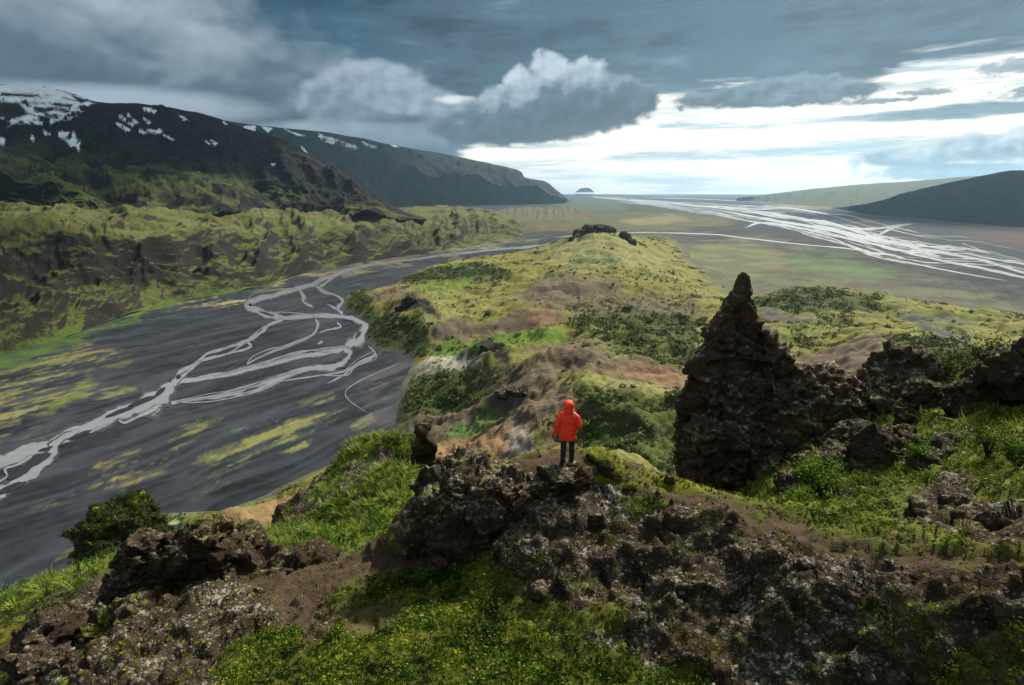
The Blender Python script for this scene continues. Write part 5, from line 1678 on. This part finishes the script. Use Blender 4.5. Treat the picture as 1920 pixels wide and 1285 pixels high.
def tube(rings, n=20):
    """rings: (x, y, z, rx, ry) with the ring lying across the path"""
    P = np.array([r[:3] for r in rings], float)
    D = np.gradient(P, axis=0)
    out = []
    for k, r in enumerate(rings):
        d = Vector(D[k]).normalized()
        x = Vector((1, 0, 0)) - d * d.x
        x.normalize()
        y = d.cross(x)
        a = np.linspace(0, 2 * np.pi, n, endpoint=False)
        out.append(P[k] + np.outer(np.cos(a) * r[3], x) + np.outer(np.sin(a) * r[4], y))
    m = len(out)
    V = np.vstack(out + [P[:1], P[-1:]])
    F = []
    for k in range(m - 1):
        for j in range(n):
            a, b = k * n + j, k * n + (j + 1) % n
            F += [(a, b, b + n), (a, b + n, a + n)]
    for j in range(n):
        F.append((m * n, (j + 1) % n, j))
        F.append((m * n + 1, (m - 1) * n + j, (m - 1) * n + (j + 1) % n))
    return V, np.array(F)


def ground_at(x, y):
    k = np.argmin((NV[:, 0] - x) ** 2 + (NV[:, 1] - y) ** 2)
    return float(NV[k, 2])


def make_person():
    pf = at_y(1063, 868, 13.4)
    gz = ground_at(pf[0], pf[1])
    root = link('person', None)
    root.location = (pf[0], pf[1], gz - 0.01)
    root['label'] = 'person in a red hooded jacket and dark trousers standing with back turned on the ledge'
    root['category'] = 'person'
    root.rotation_euler = (0, 0, math.radians(-4))
    # body: one continuous skinned figure
    J = {'pel': (0, 0, 0.93, .15), 'wai': (0, 0, 1.08, .135), 'che': (0, .01, 1.28, .155), 'nec': (0, .015, 1.47, .06), 'hd': (0, .03, 1.58, .085), 'top': (0, .025, 1.70, .075), 'nose': (0, .125, 1.60, .018),
         'ls': (-.17, .01, 1.40, .065), 'le': (-.265, -.01, 1.13, .048), 'lw': (-.318, .03, .88, .034), 'lh': (-.328, .04, .79, .036),
         'rs': (.17, .01, 1.40, .065), 're': (.255, -.03, 1.14, .048), 'rw': (.22, .15, .98, .034), 'rh': (.19, .20, .95, .036),
         'lhip': (-.09, 0, .88, .10), 'lk': (-.10, .02, .50, .07), 'la': (-.11, -.02, .10, .05), 'lt': (-.12, .14, .045, .04),
         'rhip': (.09, 0, .88, .10), 'rk': (.115, .08, .52, .07), 'ra': (.12, .10, .14, .05), 'rt': (.13, .26, .085, .04)}
    Ed = [('pel', 'wai'), ('wai', 'che'), ('che', 'nec'), ('nec', 'hd'), ('hd', 'top'), ('hd', 'nose'), ('che', 'ls'), ('ls', 'le'), ('le', 'lw'), ('lw', 'lh'), ('che', 'rs'), ('rs', 're'), ('re', 'rw'), ('rw', 'rh'),
          ('pel', 'lhip'), ('lhip', 'lk'), ('lk', 'la'), ('la', 'lt'), ('pel', 'rhip'), ('rhip', 'rk'), ('rk', 'ra'), ('ra', 'rt')]
    for s, base, dn in (('l', (-.328, .04, .79), Vector((0.0, .05, -1))), ('r', (.19, .20, .95), Vector((-.6, .6, -.35)))):
        for f in range(4):
            a = Vector(base) + Vector((0, (f - 1.5) * .017, -.035)) if s == 'l' else Vector(base) + Vector((-.02, .02, (f - 1.5) * .017))
            L = (.06, .075, .07, .055)[f]
            b = a + dn.normalized() * L * .55
            c = b + (dn.normalized() + Vector((.5, .1, 0))).normalized() * L * .5
            J[f'{s}f{f}a'] = (*a, .0095)
            J[f'{s}f{f}b'] = (*b, .009)
            J[f'{s}f{f}c'] = (*c, .0075)
            Ed += [(f'{s}h', f'{s}f{f}a'), (f'{s}f{f}a', f'{s}f{f}b'), (f'{s}f{f}b', f'{s}f{f}c')]
        a = Vector(base) + Vector((.012, .03, .01))
        J[f'{s}ta'] = (*a, .011)
        J[f'{s}tb'] = (*(a + Vector((.01, .03, -.03))), .0095)
        Ed += [(f'{s}h', f'{s}ta'), (f'{s}ta', f'{s}tb')]
    ks = list(J)
    me = bpy.data.meshes.new('body')
    me.from_pydata([J[k][:3] for k in ks], [(ks.index(a), ks.index(b)) for a, b in Ed], [])
    o = bpy.data.objects.new('tmp', me)
    COL.objects.link(o)
    sk = o.modifiers.new('s', 'SKIN')
    for k, v in zip(ks, me.skin_vertices[0].data):
        v.radius = (J[k][3], J[k][3])
        v.use_root = (k == 'pel')
    ss = o.modifiers.new('u', 'SUBSURF')
    ss.levels = ss.render_levels = 2
    dg = bpy.context.evaluated_depsgraph_get()
    dg.update()
    m2 = bpy.data.meshes.new_from_object(o.evaluated_get(dg))
    bpy.data.objects.remove(o)
    m2.name = 'body'
    m2.polygons.foreach_set('use_smooth', np.ones(len(m2.polygons), bool))
    link('body', m2, cloth_mat('skin', (0.42, 0.25, 0.18), 0.6, 0.0), root)
    red = cloth_mat('red_shell', (0.80, 0.042, 0.012), 0.55, 0.5)
    jk = [tube([(0, 0, .72, .205, .150), (0, 0, .77, .218, .162), (0, 0, .95, .205, .155), (0, 0, 1.10, .190, .145), (0, .005, 1.26, .205, .150), (0, .01, 1.38, .205, .135), (0, .01, 1.45, .150, .105), (0, .015, 1.52, .085, .085)], 28),
          tube([(-.12, .01, 1.40, .07, .075), (-.20, .005, 1.32, .08, .085), (-.265, -.01, 1.13, .07, .075), (-.31, .02, .95, .06, .064), (-.325, .035, .83, .056, .06)]),
          tube([(.12, .01, 1.40, .07, .075), (.205, 0, 1.32, .08, .085), (.285, -.03, 1.15, .074, .08), (.29, .02, 1.07, .07, .07), (.235, .12, 1.0, .062, .06), (.20, .18, .97, .055, .055)])]
    rock_obj('jacket', jk, 0.014, [('f', 0.22, 0.022), ('r', 0.15, 0.022)], 501, red, cat=None, parent=root)
    rock_obj('hood', [blob_geo((0, .01, 1.625), (.135, .145, .15), (0.1, 0, 0), 0.15), tube([(0, -.005, 1.44, .135, .11), (0, -.01, 1.50, .125, .12), (0, 0, 1.57, .11, .12)])], 0.014, [('f', 0.16, 0.012), ('r', 0.09, 0.006)], 502, red, cat=None, parent=root)
    dk = cloth_mat('dark_trousers', (0.022, 0.024, 0.03), 0.8, 0.5)
    rock_obj('trousers', [tube([(0, 0, 1.0, .165, .12), (0, 0, .90, .175, .13), (0, 0, .82, .165, .12)]),
                          tube([(-.085, 0, .90, .098, .11), (-.09, .01, .70, .088, .095), (-.10, .02, .50, .072, .078), (-.105, 0, .28, .066, .074), (-.11, -.015, .09, .064, .075)]),
                          tube([(.085, 0, .90, .098, .11), (.10, .04, .70, .088, .095), (.115, .08, .50, .072, .078), (.12, .09, .30, .066, .074), (.12, .10, .13, .064, .075)])],
             0.014, [('f', 0.15, 0.012), ('r', 0.1, 0.008)], 503, dk, cat=None, parent=root)
    bt = cloth_mat('boot_leather', (0.018, 0.016, 0.015), 0.6, 0.2)
    for x, y, z in ((-.115, 0, 0), (.125, .11, .04)):
        rock_obj('boot', [tube([(x, y, z + .16, .058, .062), (x, y, z + .08, .055, .065), (x, y, z + .02, .052, .075)]), blob_geo((x, y + .06, z + .045), (.05, .14, .05), (0, 0, 0), 0.5)], 0.012, [('f', 0.1, 0.004)], 504, bt, cat=None, parent=root)
    for o in root.children:
        if 'category' in o:
            del o['category']
    # right boot rests on a small raised stone
    st = rock_obj('flat_stone', [blob_geo((pf[0] + .13, pf[1] + .14, gz - .03), (.16, .22, .075), (0, 0, .3), 0.6)], 0.02, [('f', 0.3, 0.03), ('c', 0.1, 0.015)], 505, RM_NEAR, 'flat dark stone under the right boot of the person', 'rock')


make_person()

# ------------------------------------------------------------------ ground plants
def blade_tuft(name, n, seed, width, lean=0.5):
    rng = np.random.default_rng(seed)
    V, F = [], []
    for k in range(n):
        a = rng.uniform(0, 6.28)
        r = rng.uniform(0, 0.45) ** 0.8
        p = np.array([math.cos(a) * r, math.sin(a) * r, -0.05])
        d = np.array([math.cos(a + rng.normal(0, .6)), math.sin(a + rng.normal(0, .6)), 0]) * rng.uniform(0.1, 1) * lean
        h = rng.uniform(0.55, 1.1)
        s = np.array([-d[1], d[0], 0]) / (np.linalg.norm(d) + 1e-6) * width
        i = len(V)
        q = p + d * 0.4 + np.array([0, 0, h * 0.6])
        t = p + d * 1.2 + np.array([0, 0, h])
        V += [p - s, p + s, q + s * 0.8, q - s * 0.8, t + s * 0.1, t - s * 0.1]
        F += [(i, i + 1, i + 2, i + 3), (i + 3, i + 2, i + 4, i + 5)]
    return np_mesh(name, np.array(V), np.array(F), False)


def align(n, yaw, tilt):
    """euler that tips local z part way towards the normal, then spins"""
    ax = np.arctan2(-n[:, 1] * tilt, np.maximum(n[:, 2], 0.15))
    ay = np.arctan2(n[:, 0] * tilt, np.maximum(n[:, 2], 0.15))
    return np.stack([ax, ay, yaw], -1)


def near_plants():
    rng = np.random.default_rng(77)
    base = np.ones(len(NV))
    yy = NV[:, 1]
    vis = (yy > 4.5) & (np.abs(np.arctan2(NV[:, 0], NV[:, 1])) < 1.05)

    def spread(name, proto, w, n, smin, smax, cols, label, cat, tilt=0.6, sink=0.0, flat=1.0, fall=1.2):
        w = np.clip(w, 0, 1) * vis * np.minimum(1, (11.0 / np.maximum(NR, 5)) ** fall)
        p, f = sample_faces(NV, NF, w, n, rng)
        nn = NN[f[:, 0]]
        s = rng.uniform(smin, smax, n) * rng.lognormal(0, 0.2, n)
        s *= 1 + np.clip(np.hypot(p[:, 0], p[:, 1]) - 16, 0, 40) * 0.045
        rot = align(nn, rng.random(n) * 6.28, tilt)
        c = np.array(cols)
        # colour drifts in patches, not per plant only
        q = fbm(p, 0.9, 3, 0.6, 611) * 1.6 + rng.normal(0, 0.28, n)
        t = np.clip(0.5 + q, 0, 0.999) * (len(c) - 1)
        i = np.floor(t).astype(int)
        fr = (t - i)[:, None]
        tint = c[i] * (1 - fr) + c[np.minimum(i + 1, len(c) - 1)] * fr
        tint = tint * rng.uniform(0.75, 1.25, (n, 1))
        pr = link(proto.name, proto, LEAF, kind='stuff', label=label[0], cat=cat)
        k = n // 2
        pr.location = p[k]
        pr.scale = (s[k],) * 3
        scatter(name, pr, p - np.array([0, 0, sink]), rot, np.stack([s, s, s * flat], -1), tint, label[1], cat)

    W = NW
    clump = sm(fbm(NV, 0.8, 4, 0.6, 612), -0.15, 0.15)
    spread('leafy_ground_cover', leaf_cluster('leafy_sprig', 26, 1), (W['plants'] + 0.9 * W['lush'] * (NR < 20)) * (0.25 + 0.75 * clump), 42000, 0.05, 0.13, [L3(40, 54, 20), L3(72, 98, 28), L3(106, 134, 36), L3(146, 162, 54)],
           ('small leafy sprig among the low plants', 'low leafy plants covering the hollow in front of the cobbly mound'), 'ground cover')
    spread('moss_carpet', blade_tuft('moss_tuft', 16, 2, 0.10, 0.7), W['moss'] * (1 - W['dirt']) * (1 - 0.6 * W['rock']), 110000, 0.03, 0.075, [L3(54, 70, 22), L3(100, 114, 28), L3(148, 150, 40), L3(172, 168, 54)],
           ('tiny tuft of yellow-green moss', 'yellow-green moss carpeting the ridge'), 'moss', 0.9, 0.0, 1.0, 1.0)
    spread('grassy_slope', blade_tuft('grass_tuft', 18, 3, 0.06, 1.0), W['lush'] * (0.3 + 0.7 * clump) * sm(NR, 15, 20), 36000, 0.10, 0.22, [L3(54, 80, 26), L3(86, 118, 34), L3(120, 146, 46), L3(150, 160, 66)],
           ('single tuft of fresh green grass', 'fresh green grass and ferns covering the slopes of the ridge'), 'grass', 0.5, 0.0, 1.0, 0.6)
    spread('ledge_sprigs', leaf_cluster('moss_sprig', 18, 4, 0.4), W['rock'] * sm(NN[:, 2], 0.45, 0.85) * sm(fbm(NV, 0.7, 4, 0.6, 613), 0.08, 0.25), 9000, 0.025, 0.07, [L3(70, 80, 26), L3(112, 118, 36), L3(150, 148, 54)],
           ('tiny moss sprig between cobbles', 'moss sprigs growing between the cobbles of the mound'), 'moss')


near_plants()


def pebble(name, seed):
    rng = np.random.default_rng(seed)
    V, F = ico_np(2)
    V = V * (1 + 0.16 * fbm(V + seed, 0.9, 3, 0.5, seed)[:, None] * 2) * np.array([1, 0.8, 0.62])
    return np_mesh(name, V, F, True)


def cobbles():
    rng = np.random.default_rng(99)
    m, T, b = new_mat('cobble')
    at = T.node('ShaderNodeAttribute', attribute_name='tint', attribute_type='INSTANCER')
    ge = T.node('ShaderNodeNewGeometry')
    n = T.noise(ge.outputs['Position'], 26.0, 5, 0.7)
    n2 = T.noise(ge.outputs['Position'], 8.0, 4, 0.6)
    col = T.mix(1.0, at.outputs['Vector'], T.mix(n, (0.55, 0.55, 0.55, 1), (1.35, 1.35, 1.35, 1)), 'MULTIPLY')
    col = T.mix(T.mul(T.ss(T.add(T.mul(n, 0.5), T.mul(n2, 0.5)), 0.55, 0.62), 0.8), col, (*L3(190, 188, 180), 1))
    T.put(b.inputs['Base Color'], col)
    bn = T.node('ShaderNodeBump')
    bn.inputs['Distance'].default_value = 0.02
    T.put(bn.inputs['Height'], n)
    T.put(b.inputs['Normal'], bn.outputs[0])
    for k, (nm, w, cnt, s0, s1, lab) in enumerate([
            ('embedded_cobbles', NW['rock'] * (NR < 22), 6500, 0.02, 0.07, 'grey-brown cobbles embedded in the mound of the ridge'),
            ('path_pebbles', NW['dirt'] * (NR < 22), 5000, 0.008, 0.028, 'small pebbles scattered on the bare earth path')]):
        w = w * (NV[:, 1] > 5.5) * (0.2 + sm(fbm(NV, 1.0, 3, 0.6, 620 + k), -0.1, 0.2))
        p, f = sample_faces(NV, NF, w, cnt, rng)
        s = np.exp(rng.uniform(math.log(s0), math.log(s1), cnt))
        rot = rng.uniform(0, 6.28, (cnt, 3))
        t = rng.random((cnt, 1)) ** 1.7
        tint = L3(62 + 20 * k, 54 + 12 * k, 48 + 6 * k)[None] * (1 - t) + L3(150, 140, 126)[None] * t
        me = pebble(('cobble', 'pebble')[k], 5 + k)
        pr = link(('cobble', 'pebble')[k], me, m, kind='stuff', label=('loose rounded cobble', 'small loose pebble')[k] + ' on the ridge', cat='stone')
        pr.location = p[0]
        pr.scale = (s[0],) * 3
        scatter(nm, pr, p - 0.25 * s[:, None] * NN[f[:, 0]], rot, np.stack([s, s, s], -1), tint, lab, 'stones')


cobbles()


def lichen_stones():
    """single pale boulders that stand out on the mound"""
    rng = np.random.default_rng(12)
    mat = rock_mat('lichen_stone', 1.3, -0.2, 1.5)
    L = [(1448, 1038, 22, 'lumpy boulder crusted with white lichen just below the footpath bend'), (1425, 1050, 15, 'lower of two touching white-crusted boulders below the footpath bend'),
         (1515, 1058, 16, 'grey lichen stone right of the white-crusted boulders below the path'), (1010, 1112, 20, 'pale angular stone where moss meets the cobbly mound'),
         (1058, 975, 15, 'pale lichen stone high on the cobbly mound'), (1375, 1140, 13, 'rounded grey stone halfway down the cobbly mound'), (1570, 1135, 14, 'whitish flat stone low on the mound beside moss'),
         (1640, 1240, 15, 'grey-white stone at the foot of the mound near yellow moss'), (1600, 1120, 12, 'small pale stone beside the whitish flat stone'), (835, 1058, 22, 'rounded grey stone in the dirt below the outcrop'), (815, 1072, 16, 'smaller rounded stone touching the one below the outcrop'), (1255, 905, 10, 'thin upright pale stone on the moss edge of the path')]
    for k, (px, py, r, lb) in enumerate(L):
        u, v = project(NV)
        q = np.argmin((u - px) ** 2 + (v - py) ** 2 + 1e4 * (NR > 16))
        p = NV[q]
        rr = r * p[1] / 950.0
        rock_obj('pale_stone', [blob_geo(p + np.array([0, 0, rr * 0.15]), (rr, rr * 0.8, rr * (0.75 if k < 11 else 1.8)), (rng.normal(0, .3), rng.normal(0, .3), rng.uniform(0, 3)), 0.4)], rr * 0.1,
                 [('f', rr * 1.5, rr * 0.4), ('w', rr * 0.8, rr * 0.25), ('c', rr * 0.35, rr * 0.08)], 700 + k, mat, lb, 'stone')


lichen_stones()


def bush(px, py, Y, r, seed, cols, label, leaf=0.05, n=700, stems=7, airy=0.0, name='bush'):
    rng = np.random.default_rng(seed)
    p = at_y(px, py, Y)
    g = ground_at(p[0], p[1])
    root = link(name, None, label=label, cat='bush')
    root.location = (p[0], p[1], g - 0.03)
    h = r * 1.5
    tips = []
    rings = []
    V, F, b = [], [], 0
    for k in range(stems):
        a = rng.uniform(0, 6.28)
        q = rng.uniform(0.3, 0.95) * r
        top = np.array([math.cos(a) * q, math.sin(a) * q, h * rng.uniform(0.6, 1.05)])
        mid = top * np.array([0.35, 0.35, 0.55])
        tv, tf = tube([(0, 0, 0, r * .03, r * .03), (*mid, r * .02, r * .02), (*top, r * .006, r * .006)], 5)
        V.append(tv)
        F.append(tf + b)
        b += len(tv)
        tips.append((mid, top))
    wm, T, bb = new_mat('twig')
    bb.inputs['Base Color'].default_value = (*L3(78, 66, 54), 1)
    st = link('stem', np_mesh('stem', np.vstack(V), np.vstack(F)), wm, root)
    LV, LF = [], []
    for k in range(n):
        mid, top = tips[rng.integers(stems)]
        t = rng.uniform(0.0, 1.15)
        c = mid * (1 - t) + top * t + rng.normal(0, r * (0.20 + airy), 3)
        c[2] = max(c[2], 0.02)
        d = rng.normal(0, 1, 3) + np.array([0, 0, 0.8])
        d /= np.linalg.norm(d)
        a = np.cross(d, rng.normal(0, 1, 3))
        a /= np.linalg.norm(a)
        e = np.cross(d, a)
        s = leaf * rng.uniform(0.6, 1.3)
        i = len(LV)
        LV += [c - a * s, c + e * s * 0.5, c + a * s, c - e * s * 0.5]
        LF.append((i, i + 1, i + 2, i + 3))
    me = np_mesh('foliage', np.array(LV), np.array(LF), False)
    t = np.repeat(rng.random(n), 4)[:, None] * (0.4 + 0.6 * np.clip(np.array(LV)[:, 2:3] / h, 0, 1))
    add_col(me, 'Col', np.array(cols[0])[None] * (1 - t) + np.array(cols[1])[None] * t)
    fm = bpy.data.materials.get('bush_leaf')
    if fm is None:
        fm, T, bb = new_mat('bush_leaf')
        at = T.node('ShaderNodeAttribute', attribute_name='Col')
        T.put(bb.inputs['Base Color'], at.outputs['Color'])
        tr = T.node('ShaderNodeBsdfTranslucent')
        T.put(tr.inputs[0], at.outputs['Color'])
        mx = T.node('ShaderNodeMixShader')
        mx.inputs[0].default_value = 0.3
        out = fm.node_tree.nodes['Material Output']
        fm.node_tree.links.new(bb.outputs[0], mx.inputs[1])
        fm.node_tree.links.new(tr.outputs[0], mx.inputs[2])
        fm.node_tree.links.new(mx.outputs[0], out.inputs[0])
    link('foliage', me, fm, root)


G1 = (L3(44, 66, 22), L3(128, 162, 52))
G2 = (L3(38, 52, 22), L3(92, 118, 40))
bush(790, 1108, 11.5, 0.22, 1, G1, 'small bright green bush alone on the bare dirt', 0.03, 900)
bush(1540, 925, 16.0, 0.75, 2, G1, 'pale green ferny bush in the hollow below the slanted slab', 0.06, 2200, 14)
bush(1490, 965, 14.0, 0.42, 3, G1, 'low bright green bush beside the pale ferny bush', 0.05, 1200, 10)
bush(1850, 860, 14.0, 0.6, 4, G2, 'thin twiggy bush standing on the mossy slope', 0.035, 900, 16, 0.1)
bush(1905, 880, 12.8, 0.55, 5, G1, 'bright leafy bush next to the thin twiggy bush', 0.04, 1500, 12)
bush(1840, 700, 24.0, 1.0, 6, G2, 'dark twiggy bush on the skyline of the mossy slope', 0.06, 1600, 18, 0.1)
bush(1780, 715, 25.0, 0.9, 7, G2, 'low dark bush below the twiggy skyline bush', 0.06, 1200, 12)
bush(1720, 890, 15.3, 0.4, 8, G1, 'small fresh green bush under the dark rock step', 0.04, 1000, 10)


def knob_scrub():
    rng = np.random.default_rng(31)
    o = bpy.data.objects['scrubby_knob']
    P = coords_of(o.data)
    N = normals_of(o.data)
    ok = np.where((N[:, 2] > -0.2) & (N[:, 1] < 0.6))[0]
    n = 5200
    k = rng.choice(ok, n)
    s = rng.uniform(0.3, 0.75, n)
    t = rng.random((n, 1))
    tint = (L3(40, 56, 24)[None] * (1 - t) + L3(84, 100, 40)[None] * t)
    pr = link('knob_bush', leaf_cluster('knob_bush', 60, 9, 1.0, 0.22), LEAF, kind='stuff', label='small dark green bush on the round knob', cat='bush')
    pr.location = P[k[0]]
    scatter('knob_scrub', pr, P[k], np.stack([rng.normal(0, .3, n), rng.normal(0, .3, n), rng.random(n) * 6.28], -1), np.stack([s, s, s], -1), tint, 'dark green scrub covering the round knob above the plain', 'scrub')


knob_scrub()


def hill_crags():
    def crag(name, geos, vox, seed, label):
        rock_obj(name, geos, vox, [('w', vox * 9, vox * 3.4), ('r', vox * 12, vox * 3), ('v', vox * 10, vox * 2.5)], seed, CRAG, label, 'rock')
    global CRAG
    CRAG = rock_mat('crag', 0.03, -0.05, 1.0)
    crag('hilltop_crag', [B(1116, 433, 2010, 24, 9, 40, (0, 0, 0), .6), B(1092, 441, 2000, 14, 8, 30, (0, .3, 0), .6), B(1138, 434, 2015, 14, 7, 30, (0, .2, 0), .5), B(1080, 450, 1960, 10, 5, 25)], 2.2, 801, 'dark crag crowning the yellow-green domed hill')
    crag('shoulder_crag', [B(1172, 446, 1960, 10, 8, 25, (0, .5, 0), .6), B(1183, 455, 1930, 8, 5, 20)], 1.6, 802, 'small dark crag on the flank of the domed hill')
    crag('cave_crag', [B(775, 572, 960, 20, 12, 10, (0, .3, 0), .6), B(798, 588, 940, 18, 12, 10, (0, .6, 0), .6), B(755, 582, 950, 12, 8, 8)], 0.9, 803, 'dark undercut crag above the river promontory')
    crag('nose_crag', [B(910, 662, 610, 11, 13, 5, (0, .2, 0), .6), B(932, 672, 600, 18, 10, 6, (0, .4, 0), .6), B(950, 690, 590, 8, 14, 5)], 0.55, 804, 'dark rock nose at the head of the pale slope')
    crag('ridge_crag', [B(1050, 545, 1150, 46, 6, 12, (0, -.1, 0), .6), B(1010, 556, 1130, 22, 5, 10, (0, -.3, 0), .6), B(1100, 540, 1160, 26, 5, 10)], 1.2, 805, 'low dark rock band along the middle brown ridge')
    crag('edge_crag', [B(940, 742, 420, 12, 5, 4, (0, .1, 0), .5), B(968, 736, 420, 18, 6, 5, (0, .2, 0), .5)], 0.4, 807, 'dark broken rock edge on the brown slope')


hill_crags()
